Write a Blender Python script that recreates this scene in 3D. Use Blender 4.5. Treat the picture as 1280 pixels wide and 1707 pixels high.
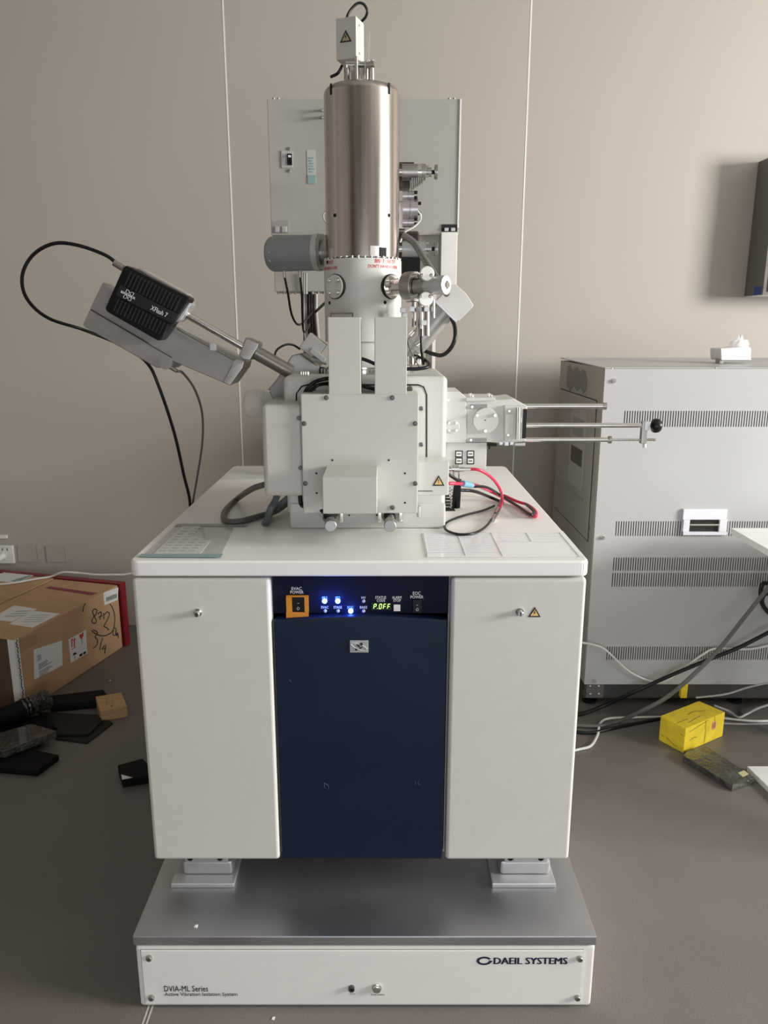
import bpy, bmesh, math, random
from mathutils import Vector, Matrix, Euler
random.seed(7)
for o in list(bpy.data.objects): bpy.data.objects.remove(o, do_unlink=True)
S = bpy.context.scene
COL = S.collection
PI = math.pi
# ------------------------------------------------------------------ camera
F = 1270.0; PITCH = math.atan(304/1270.0); H = 1.45
CP, SP = math.cos(PITCH), math.sin(PITCH)
cd = bpy.data.cameras.new('camera'); cam = bpy.data.objects.new('camera', cd); COL.objects.link(cam)
cd.sensor_fit = 'VERTICAL'; cd.sensor_height = 36; cd.lens = 36*F/1707; cd.clip_start = 0.02
cam.location = (0, 0, H); cam.rotation_euler = (PI/2-PITCH, 0, 0)
S.camera = cam
# ------------------------------------------------------------------ light
w = bpy.data.worlds.new('world'); S.world = w; w.use_nodes = True
w.node_tree.nodes['Background'].inputs[0].default_value = (0.80, 0.88, 1.0, 1)
w.node_tree.nodes['Background'].inputs[1].default_value = 0.6
def area(name, loc, target, sx, sy, power, color):
    l = bpy.data.lights.new(name, 'AREA'); l.shape = 'RECTANGLE'; l.size = sx; l.size_y = sy
    l.energy = power; l.color = color
    o = bpy.data.objects.new(name, l); COL.objects.link(o); o.location = loc
    o.rotation_euler = (Vector(target)-Vector(loc)).to_track_quat('-Z', 'Z').to_euler()
    return o
XR, XL, YB, YR, ZC = 5.0, -3.2, 3.60, -2.6, 3.30      # room: right, left, back, rear walls, ceiling
area('window_daylight', (XR-0.03, 0.60, 2.02), (0, 0.60, 1.95), 1.20, 1.6, 400, (1.0, 0.985, 0.96))
area('rear_fill', (0.6, YR+0.03, 0.90), (0.6, 0, 0.88), 2.6, 1.4, 36, (0.90, 0.95, 1.0))  # added fill lamp, set low behind the camera to brighten front faces
S.view_settings.view_transform = 'Standard'; S.view_settings.look = 'None'
S.view_settings.gamma = 1; S.view_settings.use_curve_mapping = False
S.view_settings.exposure = 0.0

# ------------------------------------------------------------------ projection used as a ruler
def ray(u, v):
    yd = (v-853.5)/F
    return Vector(((u-640)/F, CP-yd*SP, -SP-yd*CP))
def P(u, v, Y):
    r = ray(u, v); t = Y/r.y; return Vector((r.x*t, Y, H+r.z*t))
def PZ(u, v, Z):
    r = ray(u, v); t = (Z-H)/r.z; return Vector((r.x*t, r.y*t, Z))
def PX(u, v, X):
    r = ray(u, v); t = X/r.x; return Vector((X, r.y*t, H+r.z*t))

# ------------------------------------------------------------------ materials
MATS = {}
def mat(name, col, rough=0.5, metal=0.0, var=0.04, scale=30, bump=0.0, bscale=200, emit=None, es=0, aniso=0, coat=0, rvar=0.06, stretch=None, spec=0.5):
    if name in MATS: return MATS[name]
    m = bpy.data.materials.new(name); m.use_nodes = True; nt = m.node_tree; b = nt.nodes['Principled BSDF']
    b.inputs['Metallic'].default_value = metal; b.inputs['Roughness'].default_value = rough
    b.inputs['Specular IOR Level'].default_value = spec
    tc = nt.nodes.new('ShaderNodeTexCoord'); mp = nt.nodes.new('ShaderNodeMapping')
    if stretch: mp.inputs['Scale'].default_value = stretch
    nt.links.new(tc.outputs['Object'], mp.inputs[0])
    n = nt.nodes.new('ShaderNodeTexNoise'); n.inputs['Scale'].default_value = scale; n.inputs['Detail'].default_value = 5
    nt.links.new(mp.outputs[0], n.inputs['Vector'])
    r = nt.nodes.new('ShaderNodeValToRGB')
    r.color_ramp.elements[0].position = 0.3; r.color_ramp.elements[1].position = 0.7
    r.color_ramp.elements[0].color = [max(0, c*(1-var)) for c in col]+[1]
    r.color_ramp.elements[1].color = [min(1, c*(1+var)) for c in col]+[1]
    nt.links.new(n.outputs['Fac'], r.inputs[0]); nt.links.new(r.outputs[0], b.inputs['Base Color'])
    if rvar:
        mr = nt.nodes.new('ShaderNodeMapRange'); mr.inputs['To Min'].default_value = max(0.02, rough-rvar); mr.inputs['To Max'].default_value = min(1, rough+rvar)
        nt.links.new(n.outputs['Fac'], mr.inputs[0]); nt.links.new(mr.outputs[0], b.inputs['Roughness'])
    if bump:
        n2 = nt.nodes.new('ShaderNodeTexNoise'); n2.inputs['Scale'].default_value = bscale; n2.inputs['Detail'].default_value = 4
        nt.links.new(mp.outputs[0], n2.inputs['Vector'])
        bp = nt.nodes.new('ShaderNodeBump'); bp.inputs['Strength'].default_value = bump; bp.inputs['Distance'].default_value = 0.002
        nt.links.new(n2.outputs['Fac'], bp.inputs['Height']); nt.links.new(bp.outputs[0], b.inputs['Normal'])
    if emit:
        b.inputs['Emission Color'].default_value = tuple(emit)+(1,); b.inputs['Emission Strength'].default_value = es
    if aniso: b.inputs['Anisotropic'].default_value = aniso
    if coat: b.inputs['Coat Weight'].default_value = coat
    MATS[name] = m; return m
COVERP = mat('cover_paint', (0.56, 0.55, 0.51), 0.38, bump=0.02, bscale=900, var=0.015)
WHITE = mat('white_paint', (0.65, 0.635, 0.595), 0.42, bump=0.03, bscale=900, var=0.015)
WHITEP = mat('platform_paint_lit', (0.86, 0.845, 0.81), 0.40, bump=0.02, bscale=900, var=0.01)  # whiter than the console; part of the lift stands in for low light
ENCL = mat('enclosure_paint_shaded', (0.40, 0.385, 0.35), 0.42, bump=0.02, bscale=900, var=0.02)  # darkened paint: the shade on the enclosure is put into the colour
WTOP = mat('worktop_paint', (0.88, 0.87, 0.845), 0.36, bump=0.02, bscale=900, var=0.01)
WHITE2 = mat('instrument_paint', (0.64, 0.635, 0.60), 0.36, bump=0.02, bscale=900, var=0.015)
CREAM = mat('cream_plastic', (0.86, 0.84, 0.77), 0.5)
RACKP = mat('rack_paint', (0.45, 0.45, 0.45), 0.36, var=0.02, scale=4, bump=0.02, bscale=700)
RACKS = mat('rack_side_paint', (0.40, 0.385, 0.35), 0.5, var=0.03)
BLUE = mat('navy_panel', (0.007, 0.013, 0.036), 0.42, spec=0.25, var=0.1, scale=8, bump=0.04, bscale=900)
BLUE2 = mat('navy_control_panel', (0.004, 0.006, 0.024), 0.5, spec=0.15, var=0.05)
STEEL = mat('brushed_steel', (0.52, 0.475, 0.435), 0.22, 1.0, var=0.16, scale=60, stretch=(1, 1, 0.015), bump=0.06, bscale=90, rvar=0.05)
STEELP = mat('polished_steel', (0.72, 0.70, 0.67), 0.18, 1.0, var=0.04, rvar=0.03)
STEELD = mat('dull_steel', (0.42, 0.40, 0.385), 0.38, 1.0, var=0.08)
PLATE = mat('stainless_plate', (0.52, 0.52, 0.54), 0.40, 1.0, var=0.06, scale=5, bump=0.05, bscale=400, rvar=0.10)
ALU = mat('cast_aluminium', (0.62, 0.62, 0.63), 0.42, 0.7, var=0.04, bump=0.1, bscale=300)
GREYC = mat('bluegrey_cover', (0.30, 0.32, 0.325), 0.40, 0.35, var=0.03)
GREYM = mat('grey_metal_paint', (0.36, 0.355, 0.34), 0.42, 0.3, var=0.03)
SILVER = mat('silver_cover', (0.40, 0.385, 0.37), 0.36, 0.3, var=0.03)
GUN = mat('gunmetal', (0.13, 0.125, 0.12), 0.4, 0.8)
BLACK = mat('black_plastic', (0.007, 0.007, 0.008), 0.4, spec=0.25)
BLACKR = mat('black_rubber', (0.007, 0.007, 0.008), 0.34, spec=0.35)
DARK = mat('dark_gap', (0.012, 0.011, 0.010), 0.8)
HOLE = mat('dark_hole', (0.006, 0.006, 0.006), 0.9)
GREYCAB = mat('grey_cable_sheath', (0.125, 0.122, 0.115), 0.45)
BLUECAB = mat('bluegrey_cable_sheath', (0.11, 0.125, 0.14), 0.45)
WHITECAB = mat('white_cable_sheath', (0.72, 0.71, 0.68), 0.45)
LGREYCAB = mat('light_grey_cable_sheath', (0.36, 0.35, 0.34), 0.45)
REDCAB = mat('red_cable_sheath', (0.62, 0.035, 0.09), 0.35)
WALL = mat('wall_panel_paint', (0.44, 0.403, 0.352), 0.55, var=0.012, scale=2, bump=0.015, bscale=500)
SEAM = mat('seam_trim', (0.86, 0.84, 0.80), 0.35)
FLOORJ = mat('floor_joint_filler', (0.5, 0.48, 0.44), 0.6)
CARD = mat('cardboard', (0.52, 0.32, 0.18), 0.85, var=0.07, scale=12, bump=0.05, bscale=300)
CARD2 = mat('cardboard_dark', (0.42, 0.25, 0.14), 0.85, var=0.07, scale=12)
REDT = mat('red_tape', (0.23, 0.012, 0.02), 0.35, var=0.2, scale=40)
TAPEC = mat('clear_tape', (0.26, 0.15, 0.08), 0.15)
PAPER = mat('paper', (0.80, 0.80, 0.78), 0.55, var=0.01)
PAPERC = mat('laminated_paper', (0.90, 0.90, 0.93), 0.12, var=0.02)
INK = mat('black_ink', (0.012, 0.012, 0.015), 0.6)
INKG = mat('grey_ink', (0.42, 0.43, 0.44), 0.4); INKD = mat('dark_print', (0.10, 0.10, 0.11), 0.5)
INKN = mat('navy_ink', (0.012, 0.014, 0.05), 0.5)
INKB = mat('blue_white_ink', (0.35, 0.55, 0.9), 0.5)
INKW = mat('white_ink', (0.80, 0.80, 0.82), 0.5)
INKR = mat('red_ink', (0.62, 0.05, 0.05), 0.5)
YEL = mat('warning_yellow', (0.80, 0.55, 0.20), 0.5)
YWOOD = mat('yellow_paint', (0.80, 0.60, 0.03), 0.5, var=0.12, scale=25, bump=0.1)
WOOD = mat('raw_wood', (0.50, 0.31, 0.15), 0.7, var=0.14, scale=14, stretch=(1, 6, 6))
FOAM = mat('black_foam', (0.007, 0.006, 0.007), 0.62, spec=0.15, bump=0.1)
FOAMG = mat('grey_foam_sheet', (0.018, 0.018, 0.016), 0.5, spec=0.2, var=0.3, scale=40)
FILM = mat('crinkled_film', (0.05, 0.052, 0.043), 0.10, var=0.6, scale=25, bump=1.0, bscale=70, coat=0.9)
for n_ in FILM.node_tree.nodes:
    if n_.type == 'BUMP': n_.inputs['Distance'].default_value = 0.012
ORANGE = mat('amber_plastic', (0.66, 0.25, 0.02), 0.3)
TEAL = mat('teal_tape', (0.25, 0.38, 0.38), 0.4)
TEALL = mat('pale_teal_print', (0.42, 0.50, 0.50), 0.5)
WIN = mat('window_frame_white', (0.8, 0.8, 0.8), 0.4)
PLASTICW = mat('white_plastic', (0.80, 0.79, 0.76), 0.35)
KNOBM = mat('knurled_steel', (0.34, 0.33, 0.32), 0.38, 1.0, bump=0.3, bscale=500)
LEDB = mat('blue_led', (0.2, 0.4, 1.0), 0.3, emit=(0.25, 0.55, 1.0), es=9)
LEDG = mat('green_segment', (0.5, 1.0, 0.2), 0.3, emit=(0.60, 1.0, 0.25), es=1.6)
LEDO = mat('unlit_led', (0.50, 0.50, 0.62), 0.25)

def floor_material():
    m = bpy.data.materials.new('speckled_floor'); m.use_nodes = True; nt = m.node_tree; b = nt.nodes['Principled BSDF']
    tc = nt.nodes.new('ShaderNodeTexCoord')
    n1 = nt.nodes.new('ShaderNodeTexNoise'); n1.inputs['Scale'].default_value = 420; n1.inputs['Detail'].default_value = 9; n1.inputs['Roughness'].default_value = 0.75
    n2 = nt.nodes.new('ShaderNodeTexNoise'); n2.inputs['Scale'].default_value = 2.2; n2.inputs['Detail'].default_value = 4
    v = nt.nodes.new('ShaderNodeTexVoronoi'); v.inputs['Scale'].default_value = 120
    for n in (n1, n2, v): nt.links.new(tc.outputs['Object'], n.inputs['Vector'])
    r1 = nt.nodes.new('ShaderNodeValToRGB'); e = r1.color_ramp.elements
    e[0].position = 0.32; e[0].color = (0.085, 0.073, 0.068, 1); e[1].position = 0.72; e[1].color = (0.275, 0.244, 0.230, 1)
    nt.links.new(n1.outputs['Fac'], r1.inputs[0])
    r2 = nt.nodes.new('ShaderNodeValToRGB'); e = r2.color_ramp.elements
    e[0].position = 0.35; e[0].color = (0.86, 0.86, 0.84, 1); e[1].position = 0.68; e[1].color = (1.0, 1.0, 1.0, 1)
    nt.links.new(n2.outputs['Fac'], r2.inputs[0])
    mx = nt.nodes.new('ShaderNodeMix'); mx.data_type = 'RGBA'; mx.blend_type = 'MULTIPLY'; mx.inputs[0].default_value = 1
    nt.links.new(r1.outputs[0], mx.inputs[6]); nt.links.new(r2.outputs[0], mx.inputs[7])
    r3 = nt.nodes.new('ShaderNodeValToRGB'); e = r3.color_ramp.elements
    e[0].position = 0.0; e[0].color = (1, 1, 1, 1); e[1].position = 0.055; e[1].color = (0, 0, 0, 1)
    nt.links.new(v.outputs['Distance'], r3.inputs[0])
    mx2 = nt.nodes.new('ShaderNodeMix'); mx2.data_type = 'RGBA'; mx2.inputs[7].default_value = (0.34, 0.32, 0.30, 1)
    nt.links.new(r3.outputs[0], mx2.inputs[0]); nt.links.new(mx.outputs[2], mx2.inputs[6])
    nt.links.new(mx2.outputs[2], b.inputs['Base Color'])
    b.inputs['Roughness'].default_value = 0.42
    bp = nt.nodes.new('ShaderNodeBump'); bp.inputs['Strength'].default_value = 0.015; bp.inputs['Distance'].default_value = 0.001
    nt.links.new(n1.outputs['Fac'], bp.inputs['Height']); nt.links.new(bp.outputs[0], b.inputs['Normal'])
    return m
FLOOR = floor_material()

# ------------------------------------------------------------------ mesh builder
def basis(d, up=Vector((0, 0, 1))):
    d = Vector(d).normalized()
    if abs(d.dot(up)) > 0.98: up = Vector((0, 1, 0))
    a = d.cross(up).normalized(); return a, a.cross(d).normalized(), d
class MB:
    def __init__(s): s.v = []; s.f = []
    def raw(s, vs, fs):
        n = len(s.v); s.v += [Vector(q) for q in vs]; s.f += [tuple(i+n for i in f) for f in fs]; return s
    def bm(s, b):
        b.verts.index_update(); s.raw([v.co.copy() for v in b.verts], [tuple(v.index for v in f.verts) for f in b.faces]); b.free(); return s
    def box(s, a, c, bev=0.0, seg=2, M=None):
        b = bmesh.new(); bmesh.ops.create_cube(b, size=1)
        a = Vector(a); c = Vector(c)
        lo = Vector([min(a[i], c[i]) for i in range(3)]); hi = Vector([max(a[i], c[i]) for i in range(3)])
        for v in b.verts: v.co = Vector([(lo[i]+hi[i])/2+v.co[i]*(hi[i]-lo[i]) for i in range(3)])
        if bev: bmesh.ops.bevel(b, geom=list(b.edges), offset=min(bev, min(hi-lo)*0.49), segments=seg, affect='EDGES', profile=0.5)
        if M: b.transform(M)
        return s.bm(b)
    def prism(s, pts, d, bev=0.0, seg=2):
        b = bmesh.new(); vs = [b.verts.new(q) for q in pts]; f = b.faces.new(vs)
        r = bmesh.ops.extrude_face_region(b, geom=[f])
        for e in r['geom']:
            if isinstance(e, bmesh.types.BMVert): e.co += Vector(d)
        bmesh.ops.recalc_face_normals(b, faces=b.faces)
        if bev: bmesh.ops.bevel(b, geom=list(b.edges), offset=bev, segments=seg, affect='EDGES', profile=0.5)
        return s.bm(b)
    def cyl(s, a, c, r, r2=None, n=24, bev=0.0):
        prof = [(0, 0), (0, r), (1, r if r2 is None else r2), (1, 0)]
        L = (Vector(c)-Vector(a)).length
        if bev and r2 is None: prof = [(0, 0), (0, r-bev), (bev/L, r), (1-bev/L, r), (1, r-bev), (1, 0)]
        return s.lathe(a, Vector(c)-Vector(a), [(t*L, q) for t, q in prof], n)
    def lathe(s, o, d, prof, n=32):
        o = Vector(o); ax, ay, d = basis(d); vs = []; fs = []; rows = []
        for t, r in prof:
            if r <= 1e-7: rows.append([len(vs)]); vs.append(o+d*t)
            else:
                rows.append(list(range(len(vs), len(vs)+n)))
                for k in range(n):
                    q = 2*PI*k/n; vs.append(o+d*t+ax*(r*math.cos(q))+ay*(r*math.sin(q)))
        for A, B in zip(rows, rows[1:]):
            for k in range(n):
                k2 = (k+1) % n
                if len(A) == 1 and len(B) == 1: continue
                if len(A) == 1: fs.append((A[0], B[k2], B[k]))
                elif len(B) == 1: fs.append((A[k], A[k2], B[0]))
                else: fs.append((A[k], A[k2], B[k2], B[k]))
        return s.raw(vs, fs)
    def tube(s, pts, r, n=10, sub=7, smooth=True):
        pts = [Vector(q) for q in pts]
        if smooth and len(pts) > 2:
            q = []; e = [pts[0]*2-pts[1]]+pts+[pts[-1]*2-pts[-2]]
            for i in range(1, len(e)-2):
                for k in range(sub):
                    t = k/sub; a, b, c, d = e[i-1:i+3]
                    q.append(0.5*((2*b)+(c-a)*t+(2*a-5*b+4*c-d)*t*t+(3*b-a-3*c+d)*t**3))
            q.append(pts[-1]); pts = q
        vs = []; fs = []; ref = None
        for i, p in enumerate(pts):
            d = (pts[min(i+1, len(pts)-1)]-pts[max(i-1, 0)])
            if d.length < 1e-9: d = Vector((0, 0, 1))
            d.normalize()
            if ref is None: ref = basis(d)[0]
            ref = (ref-d*ref.dot(d)); ref.normalize(); u2 = d.cross(ref)
            for k in range(n):
                a = 2*PI*k/n; vs.append(p+ref*(r*math.cos(a))+u2*(r*math.sin(a)))
        for i in range(len(pts)-1):
            for k in range(n):
                k2 = (k+1) % n; fs.append((i*n+k, i*n+k2, (i+1)*n+k2, (i+1)*n+k))
        fs.append(tuple(range(n-1, -1, -1))); m = (len(pts)-1)*n; fs.append(tuple(range(m, m+n)))
        return s.raw(vs, fs)
    def patch(s, c, r, a0, a1, z0, z1, th=0.001, n=16):     # curved plate on an upright cylinder; angle 0 faces the camera side
        vs = []; fs = []
        for i in range(n+1):
            a = a0+(a1-a0)*i/n
            for rr in (r, r+th):
                for z in (z0, z1): vs.append((c[0]+rr*math.sin(a), c[1]-rr*math.cos(a), z))
        for i in range(n):
            b = i*4; e = b+4
            fs += [(b+2, e+2, e+3, b+3), (b, b+1, e+1, e), (b, e, e+2, b+2), (b+1, b+3, e+3, e+1)]
        fs += [(0, 2, 3, 1), (n*4, n*4+1, n*4+3, n*4+2)]
        return s.raw(vs, fs)
    def build(s, name, m, parent=None, kind=None, label=None, smooth=True):
        origin = Vector((0, 0, 0))
        me = bpy.data.meshes.new(name)
        if parent is None:
            lo = [min(v[i] for v in s.v) for i in range(3)]; hi = [max(v[i] for v in s.v) for i in range(3)]
            origin = Vector(((lo[0]+hi[0])/2, (lo[1]+hi[1])/2, lo[2])); off = origin
        else: off = Vector(parent['_o'])
        me.from_pydata([v-off for v in s.v], [], s.f); me.materials.append(m)
        b = bmesh.new(); b.from_mesh(me); bmesh.ops.recalc_face_normals(b, faces=b.faces); b.to_mesh(me); b.free()
        if smooth:
            me.shade_smooth(); me.set_sharp_from_angle(angle=math.radians(38))
        o = bpy.data.objects.new(name, me); COL.objects.link(o); o.location = origin; o['_o'] = tuple(off)
        if smooth and len(s.f) > 6:
            wn = o.modifiers.new('weighted_normal', 'WEIGHTED_NORMAL'); wn.keep_sharp = True; wn.weight = 80
        if parent: o.parent = parent
        if kind: o['kind'] = kind
        if label: o['label'] = label
        return o
def thing(name, label, cat, loc, group=None):
    o = bpy.data.objects.new(name, None); COL.objects.link(o); o.location = loc; o['_o'] = tuple(loc)
    o.empty_display_size = 0.05
    return tag(o, label, cat, group)
def tag(o, label, cat, group=None):
    o['label'] = label; o['category'] = cat
    if group: o['group'] = group
    return o
def uvbox(mb, u0, v0, u1, v1, Y, depth, bev=0.002, seg=2):
    a = P(u0, (v0+v1)/2, Y).x; b = P(u1, (v0+v1)/2, Y).x
    return mb.box((a, Y, P(640, v0, Y).z), (b, Y+depth, P(640, v1, Y).z), bev, seg)
def uvprism(mb, pts, Y, depth, bev=0.0):
    return mb.prism([P(u, v, Y) for u, v in pts], (0, depth, 0), bev)
def slab(mb, pts, zt, th, bev=0.002):
    return mb.prism([PZ(u, v, zt) for u, v in pts], (0, 0, -th), bev)
def path(l):
    return [Vector(q) if isinstance(q, Vector) else P(q[0], q[1], q[2]) if len(q) == 3 else PZ(q[0], q[1], q[3]) for q in l]

def text_mesh(body, bold=0.0):
    c = bpy.data.curves.new('t', 'FONT'); c.body = body; c.resolution_u = 2; c.align_x = 'CENTER'; c.offset = 0; c.space_line = 0.9
    o = bpy.data.objects.new('t', c); COL.objects.link(o); bpy.context.view_layer.update()
    dg = bpy.context.evaluated_depsgraph_get(); me = bpy.data.meshes.new_from_object(o.evaluated_get(dg))
    vs = [v.co.copy() for v in me.vertices]; fs = [tuple(p.vertices) for p in me.polygons]
    bpy.data.objects.remove(o); bpy.data.curves.remove(c); bpy.data.meshes.remove(me)
    if not vs: return [], []
    x0 = min(v.x for v in vs); x1 = max(v.x for v in vs); y0 = min(v.y for v in vs); y1 = max(v.y for v in vs)
    vs = [((v.x-x0)/(x1-x0), (v.y-y0)/(y1-y0), 0) for v in vs]
    if bold:                                # heavier strokes: sideways repeats of the same outline
        k = bold*0.9/(x1-x0); n = len(vs); b = [(x+q, y, l) for q, l in ((-k, 0), (k, 1)) for x, y, _ in vs]
        fs = fs+[tuple(i+n for i in f) for f in fs]; vs = b
    return vs, fs
def text(body, o, ex, ey, m, parent, name='lettering', bold=0.0, lift=None):
    o = Vector(o); ex = Vector(ex); ey = Vector(ey); n = ex.cross(ey).normalized()*0.0006
    vs, fs = text_mesh(body, bold)
    return MB().raw([o+ex*a+ey*b+n*(1+.35*l) for a, b, l in vs], fs).build(name, m, parent, smooth=False)
def text_uv(body, u0, v0, u1, v1, Y, m, parent, bold=0.0, name='lettering'):
    a = P(u0, v1, Y); b = P(u1, v1, Y); c = P(u0, v0, Y)
    return text(body, a, (b.x-a.x, 0, 0), (0, 0, c.z-a.z), m, parent, name, bold)

def screw(mb, p, d, r=0.004, h=0.003):
    d = Vector(d).normalized(); p = Vector(p)
    mb.lathe(p, d, [(0, r), (h*0.8, r), (h, r*0.8), (h, r*0.42), (h*0.45, r*0.42), (h*0.45, 0)], 12)
def warning(parent, u, v, w, h, Y, d=(0, -1, 0), bolt=True):
    c = P(u, v, Y); s = P(u+w/2, v, Y).x-c.x; hh = (P(u, v-h/2, Y).z-c.z)
    s2 = s; X = Vector((1, 0, 0)); Z = Vector((0, 0, 1)); N = Vector(d)
    def tri(k, lift, dz=0): return [c+X*(-s2*k)-Z*(hh*k-dz)+N*lift, c+X*(s2*k)-Z*(hh*k-dz)+N*lift, c+Z*(hh*k+dz)+N*lift]
    k = MB().prism(tri(1, 0.0), N*0.0006).build('warning_label', INK, parent)
    MB().prism(tri(0.66, 0.0006, -hh*0.10), N*0.0004).build('warning_field', YEL, k)
    q = MB()
    def pl(l): q.prism([c+X*(a*s2)+Z*(b*hh)+N*0.001 for a, b in l], N*0.0004)
    if bolt:
        pl([(0.02, 0.35), (-0.18, -0.18), (0.0, -0.12), (-0.06, -0.58), (0.16, -0.02), (0.0, -0.06), (0.12, 0.35)])
    else:
        pl([(-0.07, 0.25), (0.07, 0.25), (0.04, -0.28), (-0.04, -0.28)]); pl([(-0.06, -0.38), (0.06, -0.38), (0.06, -0.52), (-0.06, -0.52)])
    q.build('warning_symbol', INK, k)

# ================================================================== SETTING
def struct(mb, name, m, smooth=False): return mb.build(name, m, None, 'structure', smooth=smooth)
struct(MB().box((XL-.1, YR-.1, -0.1), (XR+.1, YB+.1, 0)), 'floor', FLOOR)
CEIL = mat('ceiling_paint', (0.52, 0.51, 0.48), 0.8)
struct(MB().box((XL-.1, YR-.1, ZC), (XR+.1, YB+.1, ZC+.1)), 'ceiling', CEIL)
LWALL = mat('side_wall_paint', (0.33, 0.305, 0.28), 0.7)
RWALL = mat('rear_wall_paint', (0.15, 0.13, 0.11), 0.8)
struct(MB().box((XL-.1, YR, 0), (XL, YB+.1, ZC)), 'wall_left', LWALL)
wy0, wy1, wz0, wz1 = 0.0, 1.20, 1.20, 2.84
struct(MB().box((XR, YR, 0), (XR+.1, wy0, ZC)).box((XR, wy1, 0), (XR+.1, YB+.1, ZC)).box((XR, wy0, 0), (XR+.1, wy1, wz0)).box((XR, wy0, wz1), (XR+.1, wy1, ZC)), 'wall_right', WALL)
m = MB()
for y in (wy0, (wy0+wy1)/2-.02, wy1-.04): m.box((XR+.02, y, wz0), (XR+.07, y+.04, wz1))
for z in (wz0, wz1-.04): m.box((XR+.02, wy0, z), (XR+.07, wy1, z+.04))
struct(m, 'window_1', WIN)
rx0, rx1, rz0, rz1 = -0.7, 1.9, 0.20, 1.60
struct(MB().box((XL, YR-.1, 0), (rx0, YR, ZC)).box((rx1, YR-.1, 0), (XR, YR, ZC)).box((rx0, YR-.1, 0), (rx1, YR, rz0)).box((rx0, YR-.1, rz1), (rx1, YR, ZC)), 'wall_rear', RWALL)
m = MB()
for x in (rx0, (rx0+rx1)/2-.02, rx1-.04): m.box((x, YR-.07, rz0), (x+.04, YR-.02, rz1))
for z in (rz0, rz1-.04): m.box((rx0, YR-.07, z), (rx1, YR-.02, z+.04))
struct(m, 'rear_fill_frame', WIN)  # unseen frame, added round the low rear fill lamp
MB().box((XL, 1.86, 0), (XL+.012, 1.98, ZC)).build('highlight_strip', WIN, None, 'structure')  # unseen pale strip added to reflect as a thin highlight in the steel
# back wall: clean room panels with light seams
wb = struct(MB().box((XL-.1, YB+.012, 0), (XR+.1, YB+.1, ZC)), 'wall_back', WALL)
step = 1.293; seams = [-0.675+step*k for k in range(-2, 4)]
edges = [XL]+seams+[XR]
for a, b in zip(edges, edges[1:]):
    if b-a > 0.01: MB().box((a+.0025, YB, 0.001), (b-.0025, YB+.012, ZC-.001), 0.001, 1).build('wall_panel', WALL, wb)
for x in seams:
    if XL < x < XR: MB().box((x-.0032, YB-.0012, 0.0), (x+.0032, YB+.010, ZC)).build('seam_strip', SEAM, wb)
# floor joint
struct(MB().box((-.5200, -.2, 0), (-.5165, YB-.02, .0006)).box((-.5115, -.2, 0), (-.508, YB-.02, .0006)), 'trim_1', FLOORJ)
# wall accessories at the left
def socket_frame(u0, v0, u1, v1):
    a = P(u0, v1, YB-.001); b = P(u1, v0, YB-.001)
    r = 0.0012; m = MB()
    for s_, e in (((a.x, a.z), (b.x, a.z)), ((b.x, a.z), (b.x, b.z)), ((b.x, b.z), (a.x, b.z)), ((a.x, b.z), (a.x, a.z))):
        m.box((min(s_[0], e[0])-r, YB-.0015, min(s_[1], e[1])-r), (max(s_[0], e[0])+r, YB-.0002, max(s_[1], e[1])+r))
    return m, a, b
for (u0, v0, u1, v1, lab) in ((33, 910, 62, 936, 'flush grey wall socket cover beside the plugged-in white outlet'), (80, 910, 109, 936, 'flush grey wall socket cover farther right, nearer the instrument')):
    m, a, b = socket_frame(u0, v0, u1, v1)
    t = thing('wall_plate', lab, 'socket', ((a.x+b.x)/2, YB, a.z), 'flush wall socket covers')
    MB().box((a.x, YB-.004, a.z), (b.x, YB+.001, b.z), .001, 1).build('cover', WALL, t)
    m2 = MB().raw([v-Vector((0, .004, 0)) for v in m.v], m.f); m2.build('outline', INKG, t)
    q = MB(); c = (Vector(a)+Vector(b))/2
    for dx, dz in ((-.012, .006), (.012, .006), (0, -.012)): q.box((c.x+dx-.002, YB-.005, c.z+dz-.003), (c.x+dx+.002, YB-.0035, c.z+dz+.003))
    q.build('socket_hole', GREYM, t)
a = P(-60, 938, YB); b = P(23, 908, YB)
t = thing('power_outlet', 'white wall power outlet at the left edge with a white plug in it', 'outlet', ((a.x+b.x)/2, YB, a.z))
MB().box((a.x, YB-.018, a.z), (b.x, YB, b.z), .004).build('outlet_body', PLASTICW, t)
for du in (0, 8, -14, -22):
    c = P(4+du, 916, YB-.018); MB().box((c.x-.002, YB-.0186, c.z-.006), (c.x+.002, YB-.0178, c.z+.006)).build('socket_slot', DARK, t)
c = P(4, 927, YB-.02)
t = thing('power_plug', 'white plug with cord pushed into the left wall outlet', 'plug', c)
MB().cyl((c.x, YB-.018, c.z), (c.x, YB-.075, c.z-.004), .017, .013, 16).build('plug_body', PLASTICW, t)
MB().tube([(c.x, YB-.07, c.z-.004), (c.x-.02, YB-.085, c.z-.03), (c.x-.05, YB-.08, c.z-.09), (c.x-.10, YB-.05, c.z-.12)], .006).build('cord', WHITECAB, t)
a = P(-20, 897, YB); b = P(13, 891, YB)
tag(MB().box((a.x, YB-.012, a.z), (b.x, YB, b.z), .003).build('cable_clip', PLASTICW), 'small white clip strip on the wall above the outlet', 'clip')

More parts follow.
